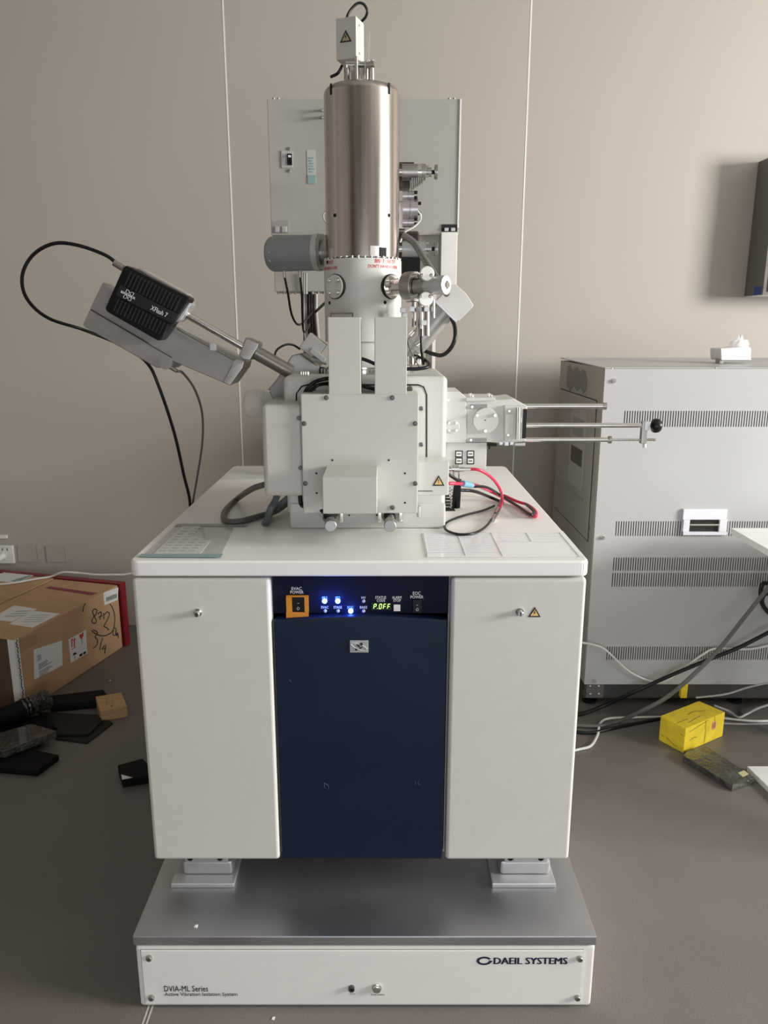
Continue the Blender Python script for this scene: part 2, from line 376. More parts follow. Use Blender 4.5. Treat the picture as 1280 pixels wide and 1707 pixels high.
# wall mounted cabinet at the right edge
t = thing('wall_cabinet', 'grey wall-mounted cabinet at the upper right edge with silver-framed front', 'cabinet', (1.9, YB, 1.78))
xa = P(1250, 400, YB).x; zb = P(1250, 494, YB).z; zt = P(1250, 270, YB).z
yf = YB-.17
MB().box((xa, yf, zb), (xa+.62, YB, zt), .003).build('body', mat('cabinet_grey', (0.16, 0.155, 0.14), 0.5), t)
MB().box((xa+.001, yf-.004, zb-.003), (xa+.62, yf, zt-.26)).build('frame', STEELP, t, label='bright silver frame round the front')
MB().box((xa+.016, yf-.006, zb+.012), (xa+.604, yf-.0035, zt-.275)).build('front_panel', BLACK, t)
MB().box((xa-.001, yf+.01, zb+.0), (xa+.004, yf+.08, zb+.036)).build('corner_strip', mat('blue_tape', (0.02, 0.07, 0.25), 0.4), t, label='blue strip along the lower corner')
MB().box((xa-.001, yf, zb-.004), (xa+.62, YB-.001, zb)).build('bottom_rim', PLASTICW, t)

# ================================================================== VIBRATION PLATFORM
PX0, PX1, PY0, PY1 = -.540, .457, 1.375, 2.72
t = thing('vibration_isolation_platform', 'low white vibration isolation platform with steel top under the console', 'platform', (-.04, 2.0, 0))
plat = t
MB().box((PX0+.003, PY0+.003, 0.0), (PX1-.001, PY1-.01, .160), .008).build('base_box', WHITEP, t)
MB().box((PX0, PY0, .162), (PX1, PY1, .186), .004).build('top_plate', PLATE, t, label='dull stainless steel top plate')
MB().box((PX0+.02, PY0+.02, .158), (PX1-.02, PY1-.02, .164)).build('shadow_gap', DARK, t)
YP = PY0+.003
a = P(243, 1672, YP); b = P(972, 1583, YP)
MB().box((a.x-.0012, YP-.0008, a.z-.0012), (b.x+.0012, YP+.002, b.z+.0012)).build('panel_gap', GREYM, t)
fp = MB().box((a.x, YP-.0035, a.z), (b.x, YP, b.z), .0012).build('front_panel', WHITEP, t)
for (u, v) in ((249, 1596), (253, 1662), (966, 1597), (962, 1662)):
    p = P(u, v, YP-.0035); m = MB(); screw(m, p, (0, -1, 0), .0065, .007)
    m.build('screw', STEELD, fp)
text_uv('DVIA-ML Series', 274, 1643, 347, 1652.5, YP-.0036, INK, fp, .012)
text_uv('Active Vibration Isolation System', 275, 1654, 396, 1661.5, YP-.0036, INK, fp, .004)
text_uv('DAEIL SYSTEMS', 823, 1596, 945, 1607, YP-.0036, INKN, fp, .05)
# ring emblem left of the name
c = P(807, 1601.5, YP-.0036); rr = P(818.5, 1601.5, YP).x-c.x; n = 40; vs = []; fs = []
for i in range(n+1):
    q = math.radians(28)+math.radians(322)*i/n
    for k in (1.0, .64): vs.append((c.x+rr*1.06*k*math.cos(q), YP-.0042, c.z+rr*.70*(k if k == 1 else .60)*math.sin(q)))
for i in range(n): fs.append((2*i, 2*i+1, 2*i+3, 2*i+2))
vs += [(c.x+rr*.62, YP-.0042, c.z-.0004), (c.x+rr*1.12, YP-.0042, c.z-.0028), (c.x+rr*1.12, YP-.0042, c.z-.0002), (c.x+rr*.62, YP-.0042, c.z+.0016)]
fs.append((len(vs)-4, len(vs)-3, len(vs)-2, len(vs)-1))
MB().raw(vs, fs).build('emblem', INKN, fp, smooth=False)
p = P(586, 1646, YP-.0035); MB().lathe(p, (0, -1, 0), [(0, .0068), (.007, .0068), (.007, .0035), (.002, .0035), (.002, 0)], 20).build('power_jack', GUN, fp)
p = P(628, 1646, YP-.0035); MB().lathe(p, (0, -1, 0), [(0, .0105), (.003, .0105), (.004, .009), (.0075, .0085), (.0085, .007), (.0085, 0)], 24).build('push_button', STEELP, fp)
text_uv('Power', 583, 1655, 592, 1657.5, YP-.0036, INK, fp); text_uv('Active Isolation', 618, 1656, 641, 1659, YP-.0036, INK, fp)

# ================================================================== CONSOLE
CX0, CX1, CY0, CY1 = -.524, .422, 1.494, 2.612
ZT, ZS, ZB = .989, .955, .278
t = thing('instrument_console', 'white and navy instrument console standing on the steel-topped platform', 'console', (-.051, 2.05, .186))
con = t
# worktop with a cable opening next to the chamber
hx0, hx1 = .150, .186; hy1 = PZ(755, 820, ZT).y; hy0 = PZ(755, 852, ZT).y
m = MB()
def slabpoly(pts, z0, z1): m.prism([(x, y, z1) for x, y in pts], (0, 0, z0-z1))
b = bmesh.new()
def rr_pts(x0, y0, x1, y1, r, n=5):
    o = []
    for cx, cy, a0 in ((x1-r, y0+r, -90), (x1-r, y1-r, 0), (x0+r, y1-r, 90), (x0+r, y0+r, 180)):
        for k in range(n+1):
            a = math.radians(a0+90*k/n); o.append((cx+r*math.cos(a), cy+r*math.sin(a)))
    return o
m.prism([(x, y, ZS) for x, y in rr_pts(CX0, CY0, CX1, CY1, .018)], (0, 0, ZT-ZS), .005, 3)
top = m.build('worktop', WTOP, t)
MB().box((hx0, hy0, ZT-.001), (hx1, hy1, ZT+.0008)).build('cable_opening', HOLE, t)
MB().box((CX0+.012, CY0+.02, ZS-.004), (CX1-.012, CY1-.02, ZS)).build('shadow_gap', DARK, t)
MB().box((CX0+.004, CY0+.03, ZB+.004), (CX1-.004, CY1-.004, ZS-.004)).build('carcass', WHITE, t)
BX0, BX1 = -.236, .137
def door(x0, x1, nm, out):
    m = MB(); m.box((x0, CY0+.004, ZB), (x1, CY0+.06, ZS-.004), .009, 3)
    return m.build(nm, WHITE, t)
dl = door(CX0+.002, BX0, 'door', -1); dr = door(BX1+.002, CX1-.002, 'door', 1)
for d, (u, v) in ((dl, (330, 1021)), (dr, (866, 1020))):
    p = P(u, v, CY0+.004); MB().lathe(p, (0, -1, 0), [(0, .0085), (.002, .0085), (.003, .006), (.013, .006), (.014, .005), (.014, 0)], 20).build('lock', STEELP, d)
    MB().box((p.x-.0012, p.y-.0145, p.z-.004), (p.x+.0012, p.y-.0138, p.z+.004)).build('keyhole', DARK, d)
warning(dr, 891, 1020, 21, 17, CY0+.0035)
# navy door with arched top lip
zl = .861; m = MB(); pts = []
n = 14
for i in range(n+1):
    s_ = i/n; x = BX0+.004+(BX1-BX0-.008)*s_; pts.append((x, zl+.009*math.sin(PI*s_)-.004))
poly = [(BX0+.004, ZB), (BX1-.004, ZB)]+[(x, z) for x, z in reversed(pts)]
m.prism([(x, CY0+.008, z) for x, z in poly], (0, .05, 0), .0035, 3)
nd = m.build('navy_door', BLUE, t, label='dark navy centre door')
MB().box((BX0+.001, CY0+.03, ZB+.01), (BX1-.001, CY0+.06, ZS-.004)).build('recess', BLUE2, t)
# control panel, leaning slightly
cp = MB().prism([(BX0+.002, CY0+.022, ZS-.004), (BX1-.001, CY0+.022, ZS-.004), (BX1-.001, CY0+.026, .866), (BX0+.002, CY0+.026, .866)], (0, .02, 0)).build('control_panel', BLUE2, t)
YC = CY0+.022
def cpt(u, v): 
    p = P(u, v, YC); return p
def ctext(s, u0, v0, u1, v1, mm=INKW, bold=.01): text_uv(s, u0, v0, u1, v1, YC-.0004, mm, cp, bold)
ctext('EVAC', 486, 978.5, 503, 983.5); ctext('POWER', 484, 984.5, 506, 989.5)
ctext('EVAC', 535.5, 1010, 547.5, 1014.5); ctext('STAGE', 556, 1010, 570, 1014.5); ctext('EOC', 579, 1010, 589, 1014.5, INKB)
ctext('IP1', 537, 994, 545, 998.5, INKB); ctext('IP2', 559, 994, 567, 998.5, INKB)
ctext('HV', 602.5, 994, 609.5, 998.5); ctext('BAKE', 600, 1010, 612, 1014.5)
ctext('STATUS', 625.5, 993.5, 643.5, 998); ctext('CODE', 628, 998.5, 642, 1003)
ctext('ALARM', 653.5, 993.5, 669, 998); ctext('STOP', 655.5, 998.5, 668, 1003)
ctext('EOC', 688, 986, 701, 991.5); ctext('POWER', 684, 992.5, 705.5, 997.5)
for (u, v, on) in ((541, 1002, 1), (563, 1002, 1), (584.5, 1018.5, 1), (542, 1018.5, 0), (563.5, 1018.5, 0), (606, 1002, 0), (606, 1018.5, 0)):
    p = cpt(u, v); r = .0052 if on else .0036
    MB().lathe(p, (0, -1, 0), [(-.001, r), (.001, r), (.0035, r*.75), (.0045, 0)], 16).build('indicator_lamp', LEDB if on else LEDO, cp, label='lit blue lamp' if on else None)
    if on:
        l = bpy.data.lights.new('indicator_glow', 'POINT'); l.energy = .06; l.color = (.03, .12, 1); l.shadow_soft_size = .004
        o = bpy.data.objects.new('indicator_glow', l); COL.objects.link(o); o.location = p+Vector((0, -.012, 0))
ds = MB(); uvbox(ds, 619, 1004.5, 652, 1017, YC-.001, .002, 0); ds = ds.build('display', mat('display_black', (.004, .008, .004), .2), cp)
# seven segment characters P . O F F, slanted
seg = {'a': ((0, 1), (1, 1)), 'b': ((1, 1), (1, .5)), 'c': ((1, .5), (1, 0)), 'd': ((0, 0), (1, 0)), 'e': ((0, .5), (0, 0)), 'f': ((0, 1), (0, .5)), 'g': ((0, .5), (1, .5))}
m = MB()
for u, ss in ((622.5, 'abefg'), (631.5, 'abcdef'), (638.5, 'aefg'), (645.5, 'aefg')):
    a = P(u, 1014.8, YC-.0015); wv = P(u+3.6, 1014, YC).x-P(u, 1014, YC).x; hv = P(u, 1007, YC).z-P(u, 1014.8, YC).z
    for k in ss:
        (x0, y0), (x1, y1) = seg[k]; A = Vector((a.x+wv*x0+hv*.16*y0, a.y, a.z+hv*y0)); B = Vector((a.x+wv*x1+hv*.16*y1, a.y, a.z+hv*y1))
        d = (B-A)*.08; m.tube([A+d, B-d], .00062, 6, smooth=False)
a = P(628.8, 1014.8, YC-.0015); m.box(a-Vector((.0006, .0003, .0)), a+Vector((.0006, .0003, .0012)))
m.build('display_digits', LEDG, ds)
m = MB(); uvbox(m, 656, 1008.5, 667, 1019, YC-.003, .004, .0006); m.build('alarm_button', PLASTICW, cp)
# amber evac switch cover
m = MB()
def ub(m, u0, v0, u1, v1, y0, y1, bev=.0008): 
    uvbox(m, u0, v0, u1, v1, y0, y1-y0, bev)
ub(m, 477, 993.5, 514, 995.5, YC-.006, YC, 0); ub(m, 477, 1021, 514, 1033, YC-.006, YC, 0); ub(m, 477, 995.3, 486.5, 1021.2, YC-.006, YC, 0); ub(m, 507.5, 995.3, 514, 1021.2, YC-.006, YC, 0)
sw = m.build('switch_cover', ORANGE, cp, label='amber cover round the evacuation switch')
def rocker(u0, v0, u1, v1, mm):
    m = MB(); ub(m, u0, v0, u1, v1, YC-.003, YC, .001); r = m.build('rocker_switch', mm, cp)
    um = (u0+u1)/2; q = P(um, v0+(v1-v0)*.74, YC-.0035); mk = MB()
    mk.tube([q+Vector((.0024*math.cos(k*PI/6), 0, .0030*math.sin(k*PI/6))) for k in range(13)], .00035, 6, smooth=False)
    q = P(um, v0+(v1-v0)*.40, YC-.0035); mk.tube([q-Vector((.0018, 0, 0)), q+Vector((.0018, 0, 0))], .00035, 6, smooth=False)
    mk.build('switch_mark', INKW, r)
rocker(487, 995.5, 507, 1021, BLACK); rocker(688, 1000, 703, 1022, BLACK)
# badge with orbit emblem
m = MB(); uvbox(m, 583, 1068, 614, 1088, CY0+.0055, .003, .0008); bd = m.build('badge', mat('badge_silver', (.42, .42, .42), .4, .3), nd)
c = P(598.5, 1078, CY0+.005); m = MB()
m.tube([c+Vector((.0165*math.cos(k*PI/12), -.0002, .0062*math.sin(k*PI/12)-.006*math.cos(k*PI/12))) for k in range(25)], .0005, 6, smooth=False)
m.build('orbit_ring', INKW, bd)
m = MB()
for dx, dz, r in ((.005, .006, .0032), (-.006, -.0065, .0026), (0, .001, .002), (.003, -.003, .002), (-.003, .003, .002), (.006, -.001, .0014)): m.lathe(c+Vector((dx, -.0002, dz)), (0, -1, 0), [(0, r), (.0008, r), (.0008, 0)], 12)
m.build('orbit_mark', INK, bd)
m = MB()
for pts_ in ([(540, 1305), (541, 1314), (548, 1316), (547, 1309), (540, 1305)], [(692, 1302), (692, 1308)], [(699, 1302), (696, 1306), (700, 1309), (702, 1306)], [(482, 1133), (486, 1137)]):
    m.tube([P(u, v, CY0+.0078) for u, v in pts_], .0004, 5, smooth=False)
m.build('scratch_mark', mat('scuff', (.10, .12, .19), .6), nd)
# cast feet
for (u0, u1) in ((284, 390), (820, 927)):
  for yy in (1.52, 2.40):
    x0 = P(u0, 1474, 1.52).x; x1 = P(u1, 1474, 1.52).x
    ft = MB().box((x0, yy, .186), (x1, yy+.15, .199), .003).build('foot', ALU, t, label='cast aluminium mounting foot' if yy < 2 else None)
    MB().box((x0+.022, yy+.028, .199), (x1-.008, yy+.14, .236), .008).build('foot_block', ALU, ft)
    MB().box((x0+.03, yy+.022, .236), (x1-.016, yy+.12, .284), .004).build('foot_bracket', ALU, ft)
    for xx in (x0+.044, x1-.034):
        m = MB(); screw(m, (xx, yy+.022, .252), (0, -1, 0), .0075, .004); m.build('bolt', BLACK, ft)
    q = MB().cyl((x0+.01, yy+.01, .199), (x0+.01, yy+.01, .203), .006, n=12)

# papers on the console top
zt = ZT+.0008
def sheet(pts, z, th=.0006): return MB().prism([PZ(u, v, z) for u, v in pts], (0, 0, -th))
t = thing('laminated_notice', 'clear laminated sheet with blue-grey tape strips at the worktop front left', 'paper', PZ(320, 900, ZT))
sheet([(240, 926), (292, 877), (390, 877), (368, 927)], zt+.0004).build('laminate', mat('clear_laminate', (.50, .50, .47), .12, var=.05), t)
sheet([(256, 923), (303, 877), (336, 876), (320, 894), (352, 900), (334, 923)], zt+.0012).build('sheet', mat('printed_paper', (.62, .64, .61), .5, var=.03), t)
m = MB()
for k in range(9):
    for c_ in range(4 if k > 3 else 2):
        f = k/9; v = 880+f*42; ul = 303-f*45+c_*(18-2*f)+2
        m.prism([PZ(ul, v+1.2, zt+.0016), PZ(ul+11, v+1.2, zt+.0016), PZ(ul+11.8, v, zt+.0016), PZ(ul+1, v, zt+.0016)], (0, 0, -.0002))
m.build('printed_lines', INKG, t, kind='stuff')
sheet([(230, 928), (236, 923), (372, 923), (368, 929)], zt+.0018).build('tape_strip', TEAL, t, label='blue-grey tape strip')
sheet([(290, 877), (296, 873), (414, 873), (410, 877)], zt+.0018).build('tape_strip', mat('faded_tape', (.36, .42, .39), .4), t, label='faded grey-green tape strip')
t = thing('specification_sheet', 'large white printed chart taped across the worktop front right', 'paper', PZ(840, 905, ZT))
sheet([(711, 929), (703, 889), (938, 885), (975, 928)], zt+.0004).build('sheet', PAPERC, t)
m = MB()
def line(u0, v0, u1, v1, w_=.0007): 
    a = PZ(u0, v0, zt+.0010); b = PZ(u1, v1, zt+.0010); m.tube([a, b], w_*.75, 4, smooth=False)
line(706, 889, 713, 928); line(762, 889, 776, 926); line(818, 888, 838, 927); line(877, 888, 886, 903); line(932, 887, 966, 928)
line(706, 904, 765, 904, .0005); line(706, 889, 932, 888, .0005); line(824, 903, 930, 903, .0005); line(886, 894, 938, 894, .0005); line(711, 921, 838, 921, .0005)
for k in range(13):
    v = 891+k*2.6
    for (a0, a1, lim, sl) in ((709, 760, 30, .18), (768, 798, 30, .33), (800, 822, 30, .4), (829, 872, 14, .5)):
        if v-889 < lim:
            uu = a0+(v-889)*sl; L = (a1-a0-3)*random.uniform(.6, 1); line(uu, v, uu+L, v, .00035)
line(890, 891, 925, 891, .0004); line(890, 898, 940, 898, .0004)
m.build('printed_table', mat('chart_print', (.62, .63, .66), .4), t, kind='stuff')

# ================================================================== MICROSCOPE: chamber and column
CXC, CYC = -.052, 1.95
t = thing('electron_microscope', 'white electron microscope chamber with tall steel column on the console', 'microscope', (CXC, 1.93, ZT))
mic = t
YF = 1.76
m = MB()
uvbox(m, 475, 627, 744, 860, YF, .36, .012, 3)
ch = m.build('chamber', WHITE2, t)
zc = P(640, 627, YF).z
m = MB().box((P(483, 870, YF).x, YF-.004, ZT), (P(742, 870, YF).x, YF+.34, P(640, 838, YF).z), .006)
m.build('pedestal', WHITE2, t)
# rounded shoulders at the rear-left of the chamber where the detector enters
m = MB(); m.prism([P(u, v, 1.86) for u, v in ((446, 650), (461, 632), (486, 592), (500, 590), (532, 612), (532, 640), (475, 690), (456, 668))], (0, .12, 0), .004); m.build('detector_port', GREYM, t)
for u, v in ((448, 652), (464, 608)):
    m = MB(); screw(m, P(u, v, 1.858), (0, -1, 0), .004, .004); m.build('bolt', STEELD, t)
# raised frame and recessed door outline
m = MB(); ol = [(498, 656), (498, 654), (510, 642), (698, 642), (710, 655), (710, 770), (498, 770)]
pts = [P(u, v, YF-.001) for u, v in [(494, 770), (494, 656), (503, 644), (512, 641.5), (697, 641.5), (706, 645), (711, 658), (711, 770)]]
m.tube(pts, .0016, 6, smooth=False); m.build('door_gap', DARK, ch)
dp = MB(); dp.prism([P(u, v, YF-.006) for u, v in ((498, 790), (498, 658), (506, 647), (514, 645), (695, 645), (703, 648), (708, 659), (708, 790))], (0, .006, 0), .0015)
dp = dp.build('chamber_door', WHITE2, t)
for (u, v) in ((522, 649), (683, 648), (702, 681), (702, 741)):
    m = MB(); screw(m, P(u, v, YF-.006), (0, -1, 0), .0065 if v < 660 else .005, .004); m.build('screw', GUN, dp)
# big front plate
YG = 1.66
m = MB(); uvbox(m, 503, 657, 697, 856, YG, .09, .003, 2); fpz = m.build('front_cover', COVERP, t)
for (u, v) in ((544, 663), (654, 663), (507, 706), (692, 706), (509, 806), (692, 806), (654, 846)):
    m = MB(); screw(m, P(u, v, YG), (0, -1, 0), .0052, .003); m.build('screw', GUN, fpz)
for (u, v) in ((554, 767), (648, 767), (527.5, 789), (528, 822), (675, 789), (675, 838)):
    m = MB(); m.cyl(P(u, v, YG)+Vector((0, .002, 0)), P(u, v, YG)+Vector((0, -.0006, 0)), .0022, n=12); m.build('screw_hole', HOLE, fpz)
# protruding motor box
m = MB(); m.box((-.126, 1.529, 1.080), (-.0147, YG, 1.157), .0015); m.build('motor_cover', COVERP, t)
# twin upright covers
for (u0, u1) in ((546, 601), (624, 678.5)):
    m = MB(); a = P(u0, 560, YG).x; b = P(u1, 560, YG).x
    m.box((a, YG+.004, P(640, 660, YG).z-.02), (b, YG+.085, P(640, 528.5, YG).z), .002); m.build('upright_cover', COVERP, t)
# left side cover, right small cover
m = MB(); m.box((P(437, 750, 1.67).x, 1.67, P(640, 828, 1.67).z), (P(506, 750, 1.67).x, 1.86, P(640, 674, 1.67).z), .012, 3); sc = m.build('side_cover', COVERP, t)
for (u, v) in ((498, 697), (501, 780)):
    m = MB(); screw(m, P(u, v, 1.67), (0, -1, 0), .0045, .004); m.build('screw', GUN, sc)
m = MB(); m.box((P(696, 800, 1.69).x, 1.69, P(640, 826, 1.69).z), (P(748, 800, 1.69).x, 1.79, P(640, 770, 1.69).z), .003); wc = m.build('stage_cover', WHITE2, t)
m = MB(); uvbox(m, 697, 818.2, 721, 819.2, 1.689, .002, 0); m.build('cover_slot', DARK, wc)
warning(wc, 731, 801, 20, 17.5, 1.6895, bolt=False)
# stage knobs under the front plate
for (u, v, gu) in ((551, 877, 549), (650, 877, 649)):
    f = P(u, v, 1.585); b_ = P(gu+2, 858, 1.72)
    m = MB(); m.cyl(f, f+(b_-f)*.30, .0130, n=28, bev=.0012); kn = m.build('stage_knob', KNOBM, t)
    m = MB(); m.cyl(f+(b_-f)*.28, b_, .0085, n=20); m.build('knob_shaft', STEELP, kn)
    m = MB(); m.cyl(P(gu, 862, 1.74), P(gu, 860, 1.70), .016, .013, 20); m.build('knob_boot', BLACKR, kn)
    for du in (-17, 18):
        if u < 600 and du < 0: continue
        m = MB(); q = P(u+du, 864, 1.735); m.box(q-Vector((.005, 0, .012)), q+Vector((.005, .03, .014)), .002); screw(m, q-Vector((0, 0, .006)), (0, -1, 0), .003, .003); m.build('knob_bracket', STEELP, kn)
m = MB(); q = P(698, 843, 1.74); m.cyl(q, q-Vector((0, 0, .028)), .005, n=16, bev=.001); m.build('latch_pin', STEELP, t)
for u, v in ((582, 859), (628, 859)):
    m = MB(); m.cyl(P(u, v, YF-.003), P(u, v, YF-.006), .002, n=10); m.build('screw_hole', HOLE, t)
# sample motor cylinder at the back left
a = P(436, 672, 1.98); m = MB(); m.lathe((P(408, 672, 1.98).x, 1.98, a.z-.002), (1, 0, 0), [(0, 0), (0, .022), (.003, .030), (.009, .0345), (.017, .0365), (.042, .0365), (.050, .034), (.056, .027), (.070, .022), (.11, .022), (.11, 0)], 40); m.build('motor_housing', CREAM, t)
# metal ring and lower column
m = MB(); zr = zc
m.lathe((CXC, CYC, zr-.002), (0, 0, 1), [(0, .128), (.012, .128), (.014, .124), (.018, .124), (.018, 0)], 72); rg = m.build('base_ring', STEELP, t)
m = MB()
for k in range(72):
    a = 2*PI*k/72; c = Vector((CXC+.1285*math.sin(a), CYC-.1285*math.cos(a), zr+.004)); m.box(c-Vector((.001, .001, .006)), c+Vector((.001, .001, .007)))
m.build('knurling', STEELD, rg, kind='stuff')
zs = 1.421; zcol = 1.613
m = MB(); m.lathe((CXC, CYC, zr+.01), (0, 0, 1), [(0, .088), (zs-zr-.013, .088), (zs-zr-.012, .0865), (zs-zr-.010, .0865)], 64)
m.build('lower_column', WHITE2, t)
m = MB(); m.lathe((CXC, CYC, zs), (0, 0, 1), [(0, 0), (0, .0925), (.001, .0945), (zcol-zs-.002, .0945), (zcol-zs, .0925), (zcol-zs, 0)], 64)
cw = m.build('column_body', WHITE2, t)
# stainless cover
zt0, zt1 = zcol+.002, 1.993; R = .0885
m = MB(); pr = [(0, .0), (0, R-.004), (0, R)]
L = zt1-zt0
pr += [(L-.016, R)]+[(L-.016+.016*math.sin(a), R-.016+.016*math.cos(a)) for a in [PI/2*k/6 for k in range(1, 7)]]+[(L, 0)]
m.lathe((CXC, CYC, zt0), (0, 0, 1), pr, 96); cv = m.build('steel_cover', STEEL, t, label='tall brushed stainless cylinder cover')
def ang(u, r=R, c=603): return math.asin(max(-1, min(1, (u-c)/61.5)))
for u in (556, 647):
    MB().patch((CXC, CYC), R-.0006, ang(u)-.035, ang(u)+.035, zt1-.027, zt1-.004, .0012, 4).build('cover_slot', HOLE, cv)
for u, v in ((559.5, 359), (647, 359)):
    a = ang(u); p = Vector((CXC+R*math.sin(a), CYC-R*math.cos(a), P(u, v, CYC-R*math.cos(a)).z)); d = Vector((math.sin(a), -math.cos(a), 0))
    MB().cyl(p-d*.001, p+d*.0007, .0042, n=16).build('cover_hole', HOLE, cv)
MB().patch((CXC, CYC), R-.0004, ang(617), ang(643), zt0, zt0+.0245, .0016, 10).build('access_window', ALU, cv)
MB().patch((CXC, CYC), R+.0006, ang(631), ang(642.5), zt0+.001, zt0+.022, .0014, 8).build('window_gap', DARK, cv)
MB().patch((CXC, CYC), R-.0004, ang(546), ang(557), zt0, zt0+.024, .0016, 8).build('access_window', STEELD, cv)
MB().patch((CXC, CYC), R+.0006, ang(550), ang(555.5), zt0+.001, zt0+.022, .0014, 8).build('window_gap', STEELP, cv)
for k in range(18):
    a = -1.4+k*2.8/17; p = Vector((CXC+.0915*math.sin(a), CYC-.0915*math.cos(a), zcol-.001))
    MB().cyl(p, p+Vector((0, 0, .005)), .0028, n=10).build('rim_bolt', STEELP, cw)
# lettering wrapped on the column
def wrap(body, a0, a1, z0, z1, mm, bold=.0):
    vs, fs = text_mesh(body, bold*.6); r = .0945+.0005
    q = [(CXC+(r+l*.0002)*math.sin(a0+(a1-a0)*x), CYC-(r+l*.0002)*math.cos(a0+(a1-a0)*x), z0+(z1-z0)*y) for x, y, l in vs]
    return MB().raw(q, fs).build('lettering', mm, cw, smooth=False)
def ang2(u): return math.asin(max(-1, min(1, (u-606)/66.0)))
z = lambda v: P(640, v, CYC-.085).z
wrap("DON'T HANDLE HERE", ang2(617), ang2(664), z(446.5), z(441), INKR, .012)
wrap('触手厳禁', ang2(627), ang2(661), z(438.5), z(431), INKR)
wrap("DON'T HANDLE HERE", -1.32, ang2(566), z(448), z(442.5), INKR, .012)
wrap('触手厳禁', -1.15, ang2(559), z(439), z(432), INKR)
for u, v in ((548.5, 437), (551, 505), (644, 504)):
    a = ang2(u); d = Vector((math.sin(a), -math.cos(a), 0)); p = Vector((CXC, CYC, 0))+d*.0945; p.z = P(u, v, p.y).z
    MB().cyl(p-d*.001, p+d*.0007, .0042, n=14).build('column_hole', HOLE, cw)
# blank flange with four bolts
def flange(a, v, r, parent, nm, hub=True):
    d = Vector((math.sin(a), -math.cos(a), 0)); p = Vector((CXC, CYC, 0))+d*.085; p.z = P(603, v, p.y).z
    MB().cyl(p, p+d*.0125, r+.0018, n=40).build('flange_gap', DARK, parent)
    f = MB().cyl(p, p+d*.0155, r, n=40, bev=.001).build(nm, STEELP if hub else WHITE2, parent)
    ax, ay, _ = basis(d)
    for sx in (-1, 1):
        for sy in (-1, 1):
            m = MB(); screw(m, p+d*.0155+ax*(sx*r*.52)+ay*(sy*r*.52), d, .0055, .005); m.build('bolt', STEELP, f)
    return p, d
flange(-.72, 478, .0270, cw, 'blank_flange', False)
fp_, fd = flange(.80, 478, .0270, cw, 'side_flange')
m = MB(); MB().patch((CXC, CYC), .0945, ang2(553), ang2(592), z(532), z(521), .002, 10).build('name_plate_frame', STEELD, cw)
MB().patch((CXC, CYC), .0963, ang2(556), ang2(589), z(532), z(524), .001, 10).build('name_plate', WHITE2, cw)
# aperture drive with round knob pointing right and forward
s0 = P(655, 480, 1.885); e0 = P(743, 475, 1.80); d = (e0-s0).normalized(); L = (e0-s0).length
ap = MB().lathe(s0, d, [(-.01, .0185), (L*.28, .0185)], 28).build('aperture_drive', STEELP, t)
MB().lathe(s0+d*L*.26, d, [(0, 0), (0, .033), (.003, .0345), (L*.19, .0345), (L*.2, .033), (L*.2, 0)], 40).build('drive_flange', STEELD, ap)
MB().lathe(s0+d*L*.47, d, [(0, .022), (L*.18, .020), (L*.2, .0)], 28).build('drive_neck', STEELD, ap)
MB().lathe(s0+d*L*.62, d, [(0, .016), (.002, .0185), (L*.34, .0215), (L*.39, .0215), (L*.40, .019), (L*.40, .009), (L*.37, .009), (L*.37, 0)], 36).build('drive_knob', ALU, ap)
MB().cyl(s0+d*L*.97, s0+d*L*1.05, .0055, n=16).build('knob_screw', STEELP, ap)
ax, ay, _ = basis(d)
for q in (-.6, .6, PI-.6, PI+.6):
    c = s0+d*L*.42+(ax*math.sin(q)+ay*math.cos(q))*.027
    MB().cyl(c, c+d*.02, .006, n=12, bev=.001).build('flange_bolt', STEELP, ap)
for (u, v, rr_) in ((711, 457, 12), (709, 499, 12)):
    q = P(u, v, 1.825); MB().cyl(q-Vector((0, .02, 0)), q+Vector((0, .006, 0)), .0165, n=28, bev=.002).build('end_cap', mat('bright_cap', (.86, .87, .80), .3, .4), ap)
    for du in (-8, 8):
        m = MB(); screw(m, P(u+du, v+(2 if v < 480 else -5), 1.803), (0, -1, 0), .004, .003); m.build('cap_screw', STEELD, ap)
# feedthrough stack beneath the drive
m = MB()
for (u, v0, v1, r) in ((690, 500, 545, .006), (701, 500, 560, .0075), (712, 505, 560, .006), (722, 500, 530, .005)):
    m.cyl(P(u, v0, 1.86), P(u, v1, 1.86), r, n=14)
fs_ = m.build('feedthrough', STEELD, t)
m = MB()
for (u, v) in ((686, 515), (706, 538), (711, 515), (671, 517), (674, 526)):
    q = P(u, v, 1.85); m.box(q-Vector((.006, .006, .006)), q+Vector((.006, .006, .006)), .001)
m.build('clamp', ALU, fs_, kind='stuff')
# small parts on the ring, left and right
m = MB()
c = P(522, 577, 1.88); m.box((-.024, -.02, -.022), (.024, .03, .022), .002, 2, Matrix.Translation(c)@Matrix.Rotation(math.radians(38), 4, 'Y')); db = m.build('secondary_detector', GREYM, t)
m = MB(); m.box((-.030, -.012, -.006), (.012, .02, .006), .001, 1, Matrix.Translation(P(535, 596, 1.86))@Matrix.Rotation(math.radians(38), 4, 'Y')); m.cyl(P(520, 598, 1.86), P(545, 604, 1.86), .007, n=14); m.build('detector_clamp', GREYM, t)
for u, v in ((509, 612), (502, 616), (505, 606), (513, 616)):
    m = MB(); m.cyl((P(u, v, 1.8).x, 1.80, zc), (P(u, v, 1.8).x, 1.80, zc+.008), .004, n=10); m.build('bolt', STEELP, t)
m = MB(); m.cyl(P(688, 607, 1.86), P(688, 594, 1.86), .012, n=18); m.cyl(P(697, 607, 1.9), P(697, 590, 1.9), .008, n=14); m.build('ring_fitting', STEELP, t)
